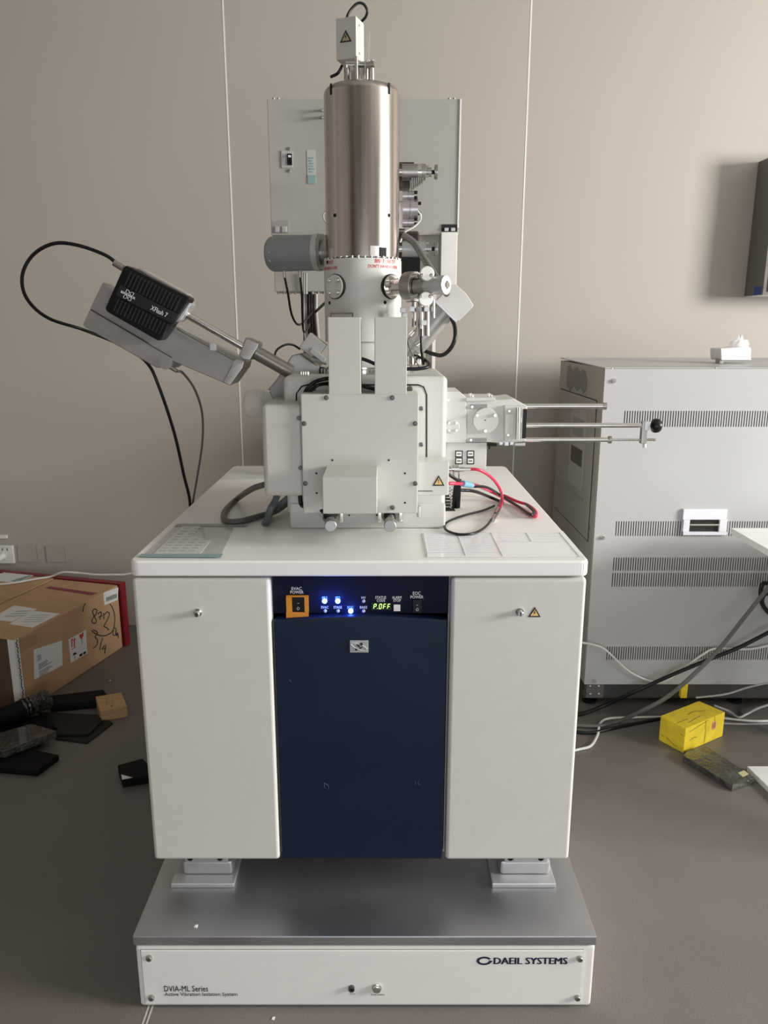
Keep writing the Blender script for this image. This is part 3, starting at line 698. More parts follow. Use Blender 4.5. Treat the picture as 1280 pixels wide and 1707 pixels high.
# gun head box
zb_, zt_ = 2.047, 2.132
M_ = Matrix.Translation((-.077, CYC-.005, 0))@Matrix.Rotation(math.radians(-20), 4, 'Z')
m = MB(); m.box((-.0245, -.026, zb_), (.0245, .024, zt_), .0015, 2, M_); gh = m.build('gun_connector_box', COVERP, t)  # white box; the darker paint puts its shaded front into the colour
for z_ in (zb_+.014, zt_-.014):
    m = MB(); screw(m, M_@Vector((.0245, -.008, z_)), M_.to_3x3()@Vector((1, 0, 0)), .0025, .002); m.build('screw', STEELD, gh)
# warning sign on the box front
c = M_@Vector((0, -.0266, (zb_+zt_)/2+.004)); X = (M_.to_3x3()@Vector((1, 0, 0))); N = M_.to_3x3()@Vector((0, -1, 0)); Z = Vector((0, 0, 1))
k = MB().prism([c-X*.0145-Z*.012, c+X*.0145-Z*.012, c+Z*.0125], N*.0005).build('warning_label', INK, gh)
MB().prism([c-X*.0095-Z*.0095+N*.0006, c+X*.0095-Z*.0095+N*.0006, c+Z*.0065+N*.0006], N*.0003).build('warning_field', mat('dull_yellow', (.42, .36, .18), .5), k)
m = MB(); m.prism([c+X*a*.0145+Z*b_*.0125+N*.0010 for a, b_ in [(0.02, 0.30), (-0.18, -0.18), (0.0, -0.12), (-0.06, -0.58), (0.16, -0.02), (0.0, -0.06), (0.12, 0.30)]], N*.0003); m.build('warning_symbol', INK, k)
m = MB(); zz = zt1-.003
for (x, y, r, h) in ((-.052, 1.94, .034, .012), (-.052, 1.94, .020, .040), (-.085, 1.93, .007, .045), (-.062, 1.90, .004, .056), (-.040, 1.915, .005, .052), (-.028, 1.93, .006, .058), (-.030, 1.96, .009, .05)):
    m.cyl((x, y, zz), (x, y, zz+h), r, n=18, bev=.001)
m.box((-.088, 1.915, zb_-.014), (-.030, 1.965, zb_-.006), .001); hd = m.build('gun_head', STEELP, t)
m = MB(); m.cyl((-.040, 1.90, zz+.038), (-.022, 1.897, zz+.040), .007, n=14); m.box((-.075, 1.905, zz+.01), (-.06, 1.92, zz+.03), .001); m.build('head_clamp', STEELD, t)
m = MB(); m.cyl((-.036, 1.90, zz+.034), (-.033, 1.90, zz+.105), .0016, n=8); m.build('head_rod', STEELP, t)

# ================================================================== REAR ENCLOSURE (behind the column)
YE = 2.30
t = thing('rear_electronics_enclosure', 'tall flat grey-white electronics enclosure standing behind the steel column', 'enclosure', (-.05, 2.4, ZT))
m = MB(); x0 = P(445, 165, YE).x; x1 = P(769, 165, YE).x; ztop = P(640, 165, YE).z; zlow = P(640, 392, YE).z
m.box((x0, YE, zlow), (x1, YE+.14, ztop), .002)
eb = m.build('enclosure_box', ENCL, t)
m = MB(); m.box((x1-.004, YE-.003, zlow+.02), (x1+.0005, YE+.01, ztop)); m.build('edge_strip', SEAM, eb, label='bright right edge')
for (u0, u1) in ((452, 470), (745, 763)):
    a = P(u0, 160, YE+.03); b = P(u1, 160, YE+.03); m = MB(); m.box((a.x, YE+.02, ztop), (b.x, YE+.04, ztop+.003))
    for u in (u0+4, u1-6): m.cyl((P(u, 160, YE+.03).x, YE+.03, ztop), (P(u, 160, YE+.03).x, YE+.03, ztop+.010), .004, n=10)
    m.build('top_bracket', STEELD, eb)
# side ports (dark recess with connectors)
for (u0, v0, u1, v1) in ((453, 368, 481, 388), (736, 374, 762, 386)):
    m = MB(); uvbox(m, u0, v0, u1, v1, YE-.0025, .004, 0); pt = m.build('port_recess', DARK if u0 > 600 else GREYM, eb)
    m = MB()
    for k in (0.18, .6): uvbox(m, u0+(u1-u0)*k, v0+(v1-v0)*.45, u0+(u1-u0)*(k+.27), v1-1, YE-.008, .006, .001)
    m.build('port_connector', ALU, pt)
# breaker switch and printed sticker
m = MB(); uvbox(m, 469, 251, 487.5, 280, YE-.003, .004, .0008); br = m.build('breaker_plate', mat('plate_grey', (.45, .44, .41), .5), eb)
m = MB(); uvbox(m, 478.5, 256, 486.5, 275, YE-.006, .004, .0005); m.build('breaker_switch', BLACK, br)
m = MB(); uvbox(m, 480, 258.5, 484.5, 262, YE-.0105, .005, .0005); m.build('breaker_lever', INKW, br)
m = MB(); uvbox(m, 472, 256, 475.5, 276, YE-.0036, .001, 0); m.build('breaker_lettering', INKG, br)
for v in (248, 285):
    m = MB(); screw(m, P(482, v, YE), (0, -1, 0), .0045, .003); m.build('breaker_screw', STEELD, br)
stk = MB(); uvbox(stk, 512, 250, 526, 306, YE-.001, .0015, 0); stk = stk.build('sticker', mat('grey_sticker', (.48, .50, .47), .4), eb)
m = MB(); uvbox(m, 513, 292, 526, 306, YE-.002, .0012, 0)
for k in range(6): uvbox(m, 514+random.random()*3, 262+k*4.6, 519+random.random()*6, 264.5+k*4.6, YE-.002, .0012, 0)
m.build('sticker_print', TEAL, stk)
for v in (184, 196):
    m = MB(); m.cyl(P(534, v, YE-.02), P(540, v, YE-.02), .004, n=10); m.cyl(P(538, v, YE), P(538, v, YE-.025), .0035, n=10); m.build('hook', STEELD, eb)
# lower boxes
m = MB(); m.box((P(458, 440, 2.36).x, 2.34, P(640, 486, 2.34).z), (P(560, 440, 2.36).x, 2.46, zlow), .002); lb = m.build('lower_box', ENCL, t)
m = MB()
for k in range(9): 
    q = P(464+k*9.5, 486, 2.35); m.cyl(q, q-Vector((0, 0, .008)), .004, n=8)
m.build('box_screw', STEELD, lb)
m = MB(); m.box((P(660, 440, 2.30).x, 2.31, P(640, 480, 2.31).z), (P(736, 440, 2.31).x, 2.43, zlow+.02), .002); m.build('lower_box', ENCL, t)
m = MB(); m.box((P(735, 430, 2.28).x, 2.285, P(640, 476, 2.285).z), (P(762, 430, 2.28).x, 2.42, P(640, 387, 2.285).z), .002); m.build('side_box', mat('side_box_paint', (.80, .785, .75), .4), t)
# posts to the console
xp = P(718, 560, 2.38).x
m = MB(); m.box((xp-.012, 2.36, ZT), (xp+.004, 2.42, zlow)); m.build('post', GREYM, t); m = MB(); m.box((xp+.003, 2.355, ZT), (xp+.013, 2.425, P(640, 476, 2.36).z)); m.build('post_trim', SEAM, t)
xq = P(512, 560, 2.38).x
m = MB(); m.box((xq-.012, 2.38, ZT), (xq+.014, 2.42, P(640, 486, 2.38).z)); m.build('post', BLACK, t)

# pumps and valves
t = thing('ion_pump', 'blue-grey cylindrical ion pump housing left of the column, above hanging cables', 'pump', P(495, 425, 2.02))
a = P(448, 424, 2.02); b_ = P(533, 421, 1.99); d = (b_-a).normalized(); L = (b_-a).length
oct_ = []
m = MB(); m.lathe(a, d, [(0, 0), (0, .034), (.006, .040), (.012, .0425), (L, .0425), (L, 0)], 40); ip = m.build('pump_housing', GREYC, t)
m = MB(); m.tube([a+Vector((.012, -.0430, .004)), b_+Vector((0, -.0430, .004))], .0009, 6, smooth=False); m.build('seam_line', DARK, ip)
m = MB(); m.lathe(b_-d*.012, d, [(0, .0435), (.008, .0445), (.014, .0445), (.014, .0)], 40); m.build('end_ring', ALU, t)
m = MB(); m.lathe(b_, d, [(0, .043), (.010, .043), (.010, .030), (.035, .028), (.035, 0)], 32); m.build('pump_flange', STEELD, t)
for u, v in ((449, 421), (450, 435), (519, 416)):
    m = MB(); screw(m, P(u, v, 1.975), (0, -1, 0), .003, .003); m.build('screw', STEELD, ip)
for u in (474, 500):
    m = MB(); q = P(u, 456, 2.01); m.cyl(q+Vector((0, 0, .008)), q-Vector((0, 0, .010)), .0055, n=12); m.build('cable_gland', STEELP, t)

def valve(v, Yv, lab, kk):
    t = thing('gate_valve', lab, 'valve', P(690, v, Yv), 'valves on the right of the column')
    a = P(664, v, Yv); d = Vector((1, 0, 0)); s_ = P(690, v, Yv).x-P(689, v, Yv).x
    def seg_(u0, u1, r0, r1, nm, mm): MB().lathe((P(u0, v, Yv).x, Yv, a.z), d, [(0, 0), (0, r0), ((u1-u0)*s_, r1), ((u1-u0)*s_, 0)], 32).build(nm, mm, t)
    seg_(655, 670, .008, .008, 'valve_stub', STEELP)
    seg_(670, 696, .0195, .0195, 'valve_body', kk); seg_(696, 702, .0185, .0185, 'valve_ring', STEELP); seg_(702, 709, .0195, .0195, 'valve_ring', kk)
    seg_(709, 712, .006, .006, 'valve_neck', STEELP); seg_(711, 719, .011, .011, 'valve_nut', STEELD); seg_(719, 724, .005, .005, 'valve_spindle', BLACK)
    m = MB(); x = P(724, v, Yv).x; m.lathe((x, Yv, a.z), d, [(0, 0), (0, .0165), (.002, .0175), (.0075, .0175), (.0085, .016), (.0085, 0)], 10); m.build('hand_wheel', STEELD, t)
    m = MB()
    for dx, dz in ((700, 1), (700, -1), (706, 1), (706, -1)): m.cyl((P(dx, v, Yv).x, Yv-.012, a.z+dz*.012), (P(dx+2, v, Yv).x+.01, Yv-.012, a.z+dz*.012), .003, n=8)
    m.build('valve_bolt', STEELP, t)
    return t
valve(287, 2.08, 'upper steel valve with small hand wheel right of the column', STEELD)
valve(415, 2.06, 'lower steel valve with hand wheel, under the flange stack', GREYC)
t = thing('valve_mount', 'dark finned mount below the upper valve beside the column', 'mount', P(685, 305, 2.10))
m = MB(); uvbox(m, 655, 270, 690, 274, 2.10, .06, .001); uvbox(m, 655, 293, 684, 313, 2.12, .05, .003); m.build('mount_body', mat('dark_bronze', (.06, .05, .045), .4, .5), t)
m = MB()
for k in range(6): m.prism([P(686+k*3.5, 296, 2.06), P(688+k*3.5, 296, 2.06), P(688+k*3.5, 312-k*2.3, 2.06), P(686+k*3.5, 312-k*2.3, 2.06)], (0, .05, 0))
m.build('cooling_fin', STEELD, t, kind='stuff')
t = thing('flange_stack', 'stacked violet-grey steel flanges between the two hand-wheel valves', 'flange', P(685, 350, 2.06))
kf = mat('flange_steel', (.50, .47, .49), .34, .8)
for v, u0, u1, r in ((327, 671, 690, .0125), (349, 671, 696, .024), (371, 671, 690, .0115)):
    x0_ = P(u0, v, 2.06).x; x1_ = P(u1, v, 2.06).x; zz_ = P(u0, v, 2.06).z; LL = x1_-x0_
    m = MB(); m.lathe((x0_, 2.06, zz_), (1, 0, 0), [(0, 0), (0, r), (LL*.42, r), (LL*.44, r*.93), (LL*.5, r*.93), (LL*.52, r), (LL, r), (LL, 0)], 32); fo = m.build('flange', kf, t)
    m = MB(); 
    for dz in (-.5, .5): m.cyl((x1_, 2.045, zz_+r*dz), (x1_+.008, 2.045, zz_+r*dz), .004, n=10)
    m.build('flange_bolt', BLACK, fo)
m = MB(); uvbox(m, 658, 335, 676, 382, 2.07, .03, .004); m.build('flange_bracket', kf, t)
t = thing('turbo_motor', 'dark round motor housing behind the lower hand-wheel valve', 'motor', P(685, 410, 2.14))
c = P(676, 413, 2.15); m = MB(); m.cyl(c-Vector((.03, 0, 0)), c+Vector((.035, 0, 0)), .042, n=36, bev=.004); m.build('motor_body', mat('maroon_black', (.035, .02, .022), .35), t)
c = P(684, 440, 2.14); m = MB(); m.box(c-Vector((.03, .02, .028)), c+Vector((.026, .03, .02)), .003); m.build('motor_connector', BLACK, t)

# oblique detector right of the column
t = thing('retractable_detector', 'slanted silver detector cylinder with pale box head right of the column', 'detector', P(720, 560, 2.02))
a = P(688, 582, 2.0); b_ = P(744, 514, 2.0); d = (b_-a).normalized()
m = MB(); m.lathe(a, d, [(0, 0), (0, .026), (.002, .028), ((b_-a).length, .028), ((b_-a).length, 0)], 40); m.build('detector_barrel', SILVER, t)
m = MB(); m.lathe(a-d*.036, d, [(0, 0), (0, .022), (.036, .022), (.036, 0)], 32); m.build('detector_neck', STEELD, t)
hp = [(728, 500), (752, 476), (760, 474), (777, 489), (789, 508), (788, 512), (766, 534), (763, 535)]
m = MB(); m.prism([P(u, v, 1.965) for u, v in hp], (0, .075, 0), .002); m.build('detector_head', WHITE2, t)
m = MB(); m.prism([P(u, v, 1.961) for u, v in ((724, 503), (728, 499), (763, 534), (760, 538))], (0, .083, 0), .001); m.build('head_flange', ALU, t)
m = MB(); m.cyl(P(684, 560, 1.955), P(690, 553, 1.955), .007, n=16); m.cyl(P(694, 576, 1.965), P(700, 572, 1.965), .009, n=16); m.build('adjuster_screw', STEELP, t)

# ================================================================== X-RAY DETECTOR at the left
t = thing('x_ray_detector', 'silver slanted x-ray detector with black ribbed head left of the chamber', 'detector', P(300, 560, 1.85))
YD = 1.83
def q_(l, Y, dep, bev=0.002): return MB().prism([P(u, v, Y) for u, v in l], (0, dep, 0), bev)
q_([(171, 470), (149, 515), (285, 601), (379, 641), (404, 602), (200, 497)], YD, .09, .003).build('rail_housing', SILVER, t)
mh = q_([(149, 515), (137, 541), (140, 545), (262, 614), (277, 608), (287, 600), (286, 594)], YD-.006, .10, .004).build('lower_housing', GREYM if False else SILVER, t)
c = P(276, 603, YD+.04); 
m = MB(); m.cyl(P(275, 604, YD-.008)+Vector((0, 0, 0)), P(275, 604, YD-.008)+Vector((0, .10, 0)), .0165, n=28); m.build('housing_end', SILVER, t)
m = MB(); m.tube([P(151, 516, YD-.0065), P(286, 596, YD-.0065)], .0009, 6, smooth=False); m.build('housing_seam', DARK, t)
q_([(383, 643), (371, 637), (388, 606), (392, 600), (407, 603), (404, 614)], YD-.01, .11, .002).build('rail_end_cap', STEELD, t)
q_([(394, 598), (408, 602), (388, 612), (386, 605)], YD-.012, .03, .001).build('end_cap_plate', SILVER, t)
# black ribbed head
hl = [(205, 446), (210, 442), (316, 496), (314, 502), (268, 566), (263, 568), (177, 519), (175, 513)]
bh = q_(hl, YD-.055, .05, .0035).build('ribbed_head', BLACK, t, label='black ribbed head with white lettering')
m = MB(); ex = Vector(P(316, 496, YD)-P(210, 442, YD)).normalized(); 
# local frame of the head: along e, across f
O_ = P(208, 444, YD-.055); E_ = P(315, 499, YD-.055)-O_; F_ = P(176, 516, YD-.055)-O_
def L2(s_, r_): return O_+E_*s_+F_*r_
for k in range(15):
    s_ = .12+k*.055
    for r0, r1 in ((.04, .36), (.66, .95)):
        a = L2(s_, r0); b_ = L2(s_, r1); n_ = Vector((0, -1, 0)); e_ = E_.normalized()*.0013
        m.prism([a-e_, a+e_, b_+e_, b_-e_], n_*.006)
m.build('cooling_fin', mat('fin_black', (.022, .021, .020), .35), bh, kind='stuff')
m = MB(); m.prism([L2(.06, .38), L2(.97, .38), L2(.97, .62), L2(.06, .62)], (0, -.007, 0), .001); lbp = m.build('label_band', mat('band_black', (.016, .016, .018), .3), bh)
def headtext(s, s0, r0, s1, r1, bold=.0):
    a = L2(s0, r1)+Vector((0, -.0072, 0)); return text(s, a, L2(s1, r1)-L2(s0, r1), L2(s0, r0)-L2(s0, r1), INKW, lbp, 'lettering', bold)
headtext('XFlash 7', .58, .46, .83, .56, .01)
headtext('BRUKER', .11, .475, .33, .525, .02)
m = MB(); cc = L2(.225, .50)+Vector((0, -.0075, 0)); e1 = E_.normalized(); e2 = -F_.normalized()
for rot in (math.radians(50), math.radians(-50)):
    m.tube([cc+e1*(.0125*math.cos(q)*math.cos(rot)-.0045*math.sin(q)*math.sin(rot))+e2*(.0125*math.cos(q)*math.sin(rot)+.0045*math.sin(q)*math.cos(rot)) for q in [2*PI*k/28 for k in range(29)]], .0004, 5, smooth=False)
m.build('atom_emblem', INKW, lbp)
q_([(228, 448), (234, 447), (310, 489), (316, 496), (306, 494)], YD-.02, .05, .001).build('head_cap', SILVER, t)
q_([(300, 497), (314, 502), (318, 508), (302, 534), (294, 537), (284, 530)], YD-.035, .05, .002).build('front_flange', ALU, t)
m = MB(); m.lathe(P(303, 520, YD-.01), P(405, 578, YD-.0)-P(303, 520, YD-.01), [(0, .0085), ((P(405, 578, YD)-P(303, 520, YD)).length, .0085)], 24); m.build('shaft', STEELP, t)
m = MB(); m.tube([P(295, 548, YD-.005), P(392, 601, YD-.005)], .0022, 8, smooth=False); m.build('spindle', STEELD, t)
m = MB(); c = P(355, 578, YD-.008); m.box(c-Vector((.006, .008, .009)), c+Vector((.009, .008, .008)), .001); m.build('spindle_nut', ALU, t)
q_([(409, 562), (432, 572), (430, 579), (416, 601), (406, 600), (398, 594)], YD-.025, .06, .003).build('clamp_collar', STEELD, t)
m = MB(); A = P(424, 586, YD+.003); B = P(484, 620, YD+.02); m.lathe(A, B-A, [(0, .0165), ((B-A).length, .0165)], 28); m.build('snout_tube', mat('grey_tube', (.22, .20, .18), .35, .6), t)
m = MB(); m.cyl(P(190, 438, YD-.015), P(205, 447, YD-.015), .0075, n=18); m.build('cable_connector', STEELD, t)
m = MB(); m.cyl(P(277, 608, YD), P(295, 619, YD), .0045, n=14); m.build('cable_connector', STEELD, t)
def cable(pts, r, mm, lab, grp=None, nm='cable', n=10, par=None):
    pts = list(pts)
    for i, j in ((0, 1), (-1, -2)):                      # cables that leave at the right edge run on behind the desk
        a_, b__ = pts[i], pts[j]
        if not isinstance(a_, Vector) and a_[0] == 1300:
            st = max(20, abs(1300-b__[0])); v_ = a_[1]; dv = a_[1]-b__[1]; ex_ = []
            for k in range(1, int(180/st)+2):
                dv *= .6; v_ += dv; ex_.append((1300+st*k, v_)+tuple(a_[2:]))
            pts = ex_[::-1]+pts if i == 0 else pts+ex_
    o = MB().tube(path(pts), r, n).build(nm, mm, par)
    if par is None: tag(o, lab, 'cable', grp)
    return o
cable([(205-8, 441, YD-.015), (175, 425, YD-.015), (130, 409, YD), (90, 406, YD+.01), (55, 425, YD+.02), (37, 460, YD+.03), (45, 498, YD+.05), (80, 530, YD+.09), (140, 550, 2.0), (205, 577, 2.02), (245, 605, 2.0), (265, 645, 2.0), (290, 720, 2.03), (306, 790, 2.06), (317, 842, 2.09), Vector((-.570, 2.12, .86)), Vector((-.590, 2.15, .55)), Vector((-.60, 2.20, .20)), Vector((-.62, 2.30, .012)), Vector((-.66, 2.60, .006)), Vector((-.64, 3.2, .006))], .0042, BLACKR, 'thick black cable looping off the black ribbed detector head')
cable([(295, 619, YD), (305, 622, YD+.02), (325, 650, 1.95), (337, 690, 2.0), (337, 740, 2.05), (328, 800, 2.10), (321, 842, 2.12), Vector((-.575, 2.17, .84)), Vector((-.600, 2.20, .50)), Vector((-.615, 2.28, .15)), Vector((-.645, 2.36, .012)), Vector((-.69, 2.65, .006)), Vector((-.69, 3.2, .006))], .0030, GREYCAB, 'thin grey cable hanging from the lower housing of the slanted detector')

# ================================================================== SPECIMEN EXCHANGE (load lock)
YL = 1.80
t = thing('specimen_exchange_chamber', 'white load-lock block with three horizontal transfer rods right of the chamber', 'load lock', P(810, 700, 1.85))
b1 = q_([(743, 652.7), (766, 652.7), (777.5, 663), (777.5, 738), (743, 738)], YL, .13, .002).build('inner_block', WHITE2, t)
b2 = q_([(777, 668), (839, 666), (856, 664), (879, 677), (876, 736), (841, 739), (811, 737), (777, 737)], YL+.003, .12, .003).build('outer_block', WHITE2, t)
q_([(777, 663), (825, 663), (826, 668), (777, 669)], YL-.004, .11, .001).build('top_rail', WHITE2, t)
for u in (784, 787, 815, 819):
    q = P(u, 662, YL+.02); MB().cyl(q, q+Vector((0, 0, .009 if u in (784, 815) else .006)), .004, n=12).build('rail_bolt', STEELP, t)
c = P(809, 700.5, YL+.003); dsk = MB().cyl(c, c-Vector((0, .008, 0)), .0298, n=48, bev=.001).build('round_port', WHITE2, t)
for u, v in ((795, 692), (824.6, 692), (808.5, 718)):
    m = MB(); screw(m, P(u, v, YL-.005), (0, -1, 0), .0042, .006); m.build('bolt', STEELP, dsk)
MB().cyl(P(809, 700.5, YL-.0045), P(809, 700.5, YL-.0058), .0013, n=10).build('center_mark', HOLE, dsk)
c = P(754.5, 711, YL); d2 = MB().cyl(c, c-Vector((0, .003, 0)), .0162, n=36, bev=.001).build('small_port', WHITE2, t)
for u in (748.5, 760.5):
    for v in (705, 717):
        m = MB(); screw(m, P(u, v, YL-.003), (0, -1, 0), .0030, .004); m.build('bolt', STEELP, d2)
m = MB(); screw(m, P(747, 667, YL), (0, -1, 0), .0035, .004); m.build('bolt', STEELP, b1)
for (u0, v0, u1, v1) in ((784, 674, 812, 682), (782, 730.5, 811, 736)):
    m = MB(); uvbox(m, u0, v0, u1, v1, YL+.0015, .004, 0); g_ = m.build('groove', mat('groove_grey', (.30, .30, .29), .5), b2)
    m = MB(); screw(m, P(u0+2.5, (v0+v1)/2, YL+.001), (0, -1, 0), .0036, .005); m.build('bolt', STEELP, g_)
gate = q_([(841, 676), (878, 677), (876, 734), (841, 736)], YL-.006, .02, .002).build('gate_plate', WHITE2, t)
m = MB(); uvbox(m, 842, 690, 856, 725, YL-.009, .004, .001); m.build('gate_tab', WHITE2, gate)
for u, v in ((848.5, 685), (846.5, 725)):
    m = MB(); screw(m, P(u, v, YL-.006), (0, -1, 0), .003, .004); m.build('bolt', STEELP, gate)
m = MB(); m.cyl(P(865.5, 679, YL-.012), P(864.5, 732, YL-.012), .0062, n=20); m.build('hinge_barrel', STEELP, t)
m = MB(); uvbox(m, 871.5, 682, 877.5, 731, YL-.010, .012, .001); m.build('seal_strip', BLACK, t)
m = MB()
for u0, u1, v1 in ((832, 838, 742), (841, 848, 743), (850, 856, 742)): uvbox(m, u0, 736, u1, v1, YL+.002, .03, .001)
m.cyl(P(858, 740.5, YL+.01), P(875, 740.5, YL+.01), .0042, n=12); m.build('lower_fitting', ALU, t)
m = MB(); uvbox(m, 813, 740, 828, 744, YL+.03, .03, .001); uvbox(m, 814, 744, 817, 749, YL+.03, .01, .001); m.build('latch', BLACK, t)
pn = MB(); uvbox(pn, 743, 737.5, 811, 784, YL+.02, .10, .002); pn = pn.build('control_box', WHITE2, t)
for u0 in (758.7, 778):
    for v0, v1 in ((751.3, 762.3), (762.8, 774)):
        m = MB(); uvbox(m, u0, v0, u0+12.4, v1, YL+.0185, .003, .0004); bb = m.build('button_frame', BLACK, pn)
        m = MB(); uvbox(m, u0+1.6, v0+1.6, u0+10.8, v1-1.6, YL+.0165, .003, .0004); m.build('push_button', PLASTICW, bb)
        m = MB(); uvbox(m, u0+3.2, (v0+v1)/2-.7, u0+9.2, (v0+v1)/2+.7, YL+.016, .001, 0); m.build('button_print', INK, bb)
# transfer rods
YR_ = 1.85
def rod(v, u0, u1, r, nm='transfer_rod', mm=STEELP):
    a = P(u0, v, YR_); b_ = P(u1, v, YR_); b_.z = a.z; return MB().cyl(a, b_, r, n=20).build(nm, mm, t)
r1 = rod(677, 874, 1006, .0062); rod(677, 1005, 1010.5, .0085, 'rod_collar', STEELD)
r2 = rod(709, 872, 1072, .0060); r3 = rod(733, 874, 1016, .0055); rod(733, 1014, 1018.5, .0092, 'rod_collar', STEELD); rod(733, 1016, 1092, .0030, 'thin_rod')
m = MB(); uvbox(m, 1070, 703, 1079, 740, YR_-.008, .016, .001); cb = m.build('cross_bar', STEELD, t)
m = MB(); uvbox(m, 1075, 703, 1084, 718, YR_-.010, .018, .001); m.cyl(P(1074, 738, YR_), P(1074, 746, YR_), .0045, n=14); m.build('clamp_block', ALU, t)
c = P(1094, 709.5, YR_); m = MB(); m.lathe(c-Vector((.013, 0, 0)), (1, 0, 0), [(0, 0), (0, .006), (.002, .010), (.004, .0155), (.010, .0178), (.018, .0165), (.023, .0125), (.0245, .006), (.0245, 0)], 32); m.build('ball_knob', BLACKR, t, label='round black knob on the longest rod')

# connectors, spring and cables at the right of the chamber
t = thing('cable_connector_row', 'cluster of nickel coaxial connectors beside the red cable', 'connector', P(765, 782, 1.76))
m = MB()
for u0, u1, v, r in ((747, 752, 782, .008), (753, 757, 781, .010), (758, 764, 781, .009), (765, 773, 782, .006), (773, 784, 782, .0045)):
    m.cyl(P(u0, v, 1.77), P(u1, v, 1.77), r, n=16)
m.build('connector_shell', STEELP, t)
m = MB()
for u, v0, v1 in ((757, 786, 796), (766, 786, 798)): m.cyl(P(u, v0, 1.77), P(u, v1, 1.77), .004, n=12)
m.build('connector_pin', STEELD, t)
t = thing('spring_mount', 'black and steel coil spring bundle in the worktop opening beside the chamber', 'spring', PZ(755, 850, ZT))
m = MB(); c = PZ(749, 852, ZT); c.y += .02
m.tube([c+Vector((.008*math.cos(k*.8), .008*math.sin(k*.8), .002+k*.0011)) for k in range(56)], .0014, 6, sub=2); m.build('coil_spring', STEELP, t)
m = MB()
for k in range(6): m.tube([c+Vector((.011+k*.0036, .010+.004*(k % 3), 0)), c+Vector((.012+k*.0034, .008, .035)), c+Vector((.014+k*.003, .0, .065+.004*k))], .0024, 8)
m.build('wire_bundle', BLACKR, t)
cable([(784, 782, 1.77), (800, 784, 1.77), (820, 797, 1.80), (833, 815, 1.86), (837, 832, 1.93), (833, 848, None, ZT+.006)], .0038, REDCAB, 'short red cable arching from the coaxial connector down to the worktop', 'cables on the right of the worktop')
cable([(748, 806, 1.74), (762, 806, 1.76), (790, 808, 1.84), (815, 818, None, ZT+.02), (850, 836, None, ZT+.008), (880, 855, None, ZT+.006), (892, 861, None, ZT+.006), (893, 853, None, ZT+.006), (880, 842, None, ZT+.007), (862, 836, None, ZT+.010), (840, 826, None, ZT+.014)], .0042, REDCAB, 'long red cable looping across the worktop towards its right edge', 'cables on the right of the worktop')
cable([(786, 811, 1.83), (810, 812, 1.90), (832, 824, None, ZT+.018), (862, 843, None, ZT+.016), (884, 858, None, ZT+.014), (889, 852, None, ZT+.014), (876, 840, None, ZT+.012)], .0036, BLACKR, 'black cable running alongside the long red cable loop', 'cables on the right of the worktop')
cable([(766, 817, 1.82), (790, 819, 1.86), (815, 828, None, ZT+.014), (838, 838, None, ZT+.006)], .0042, BLACKR, 'short black cable on the worktop below the blue tape collar', 'cables on the right of the worktop')
cable([(748, 791, 1.74), (757, 797, 1.75), (766, 803, 1.77)], .004, BLACKR, 'stubby black cable end behind the warning-sign cover', 'cables on the right of the worktop')
cable([(834, 842, None, ZT+.008), (815, 872, None, ZT+.005), (795, 887, None, ZT+.005), (768, 891, None, ZT+.005), (746, 885, None, ZT+.005), (741, 876, None, ZT+.005), (750, 868, None, ZT+.005), (775, 859, None, ZT+.005), (805, 851, None, ZT+.005), (824, 843, None, ZT+.005)], .0030, BLACKR, 'thin black cable forming a loop at the front of the worktop', 'cables on the right of the worktop')
m = MB()
for (u0, v0, u1, v1, r) in ((836, 835, 832, 846, .0062), (831, 848, 826, 858, .0068), (825, 860, 821, 867, .006)): m.cyl(PZ(u0, v0, ZT+.007), PZ(u1, v1, ZT+.007), r, n=14)
tag(m.build('inline_connector', STEELP), 'bright inline connector joining the red and black cables on the worktop', 'connector')
m = MB(); m.cyl(P(771, 806, 1.775), P(786, 809, 1.815), .0075, n=16); tag(m.build('tape_collar', mat('sky_tape', (.20, .42, .55), .4)), 'light blue tape collar around the red and black cables', 'tape')

# cables around the column
G1 = 'black cables around the column'
cable([(576, 36, CYC), (582, 20, CYC+.005), (595, 6, CYC+.01), (606, 7, CYC+.015), (612, 18, CYC+.02), (609, 29, CYC+.025), (602, 36, CYC+.03)], .0030, BLACKR, 'small black cable loop over the gun box at the column top', G1)
cable([(570, 110, 1.93), (563, 122, 1.92), (552, 128, 1.94)], .0035, BLACKR, 'black cable end at the left of the column top rim', G1)
cable([(474, 460, 2.01), (480, 490, 2.02), (485, 520, 2.04), (492, 537, 2.06), (500, 541, 2.1), (510, 533, 2.2), (520, 520, 2.3)], .0030, BLACKR, 'thin black cable hanging in a loop from the ion pump, leftmost', G1)
cable([(500, 460, 2.01), (503, 490, 2.02), (504, 530, 2.05), (506, 552, 2.08), (511, 550, 2.12), (516, 540, 2.2)], .0028, BLACKR, 'thin black cable hanging from the ion pump, nearer the column', G1)
for k, (u, c_) in enumerate(((507, LGREYCAB), (510.5, LGREYCAB), (515, BLACKR), (519, BLACKR), (523, BLACKR), (527, LGREYCAB))):
    lab = ['pale cable hanging straight from behind the ion pump', 'second pale cable beside it behind the ion pump', 'black cable at the left of the vertical bundle', 'black cable at the middle of the vertical bundle', 'black cable at the right of the vertical bundle', 'grey cable on the bundle side nearest the column'][k]
    cable([(u, 455 if k < 2 else 490, 2.33), (u, 520, 2.33), (u+1+k*.4, 560, 2.30), (u+6, 580, 2.25)], .0028 if k < 2 else .0052, c_, lab, 'vertical cable bundle')
cable([(526, 520, 2.3), (534, 512, 2.2), (545, 502, 2.1)], .004, BLACKR, 'short black cable bridging from the bundle to the column', G1)
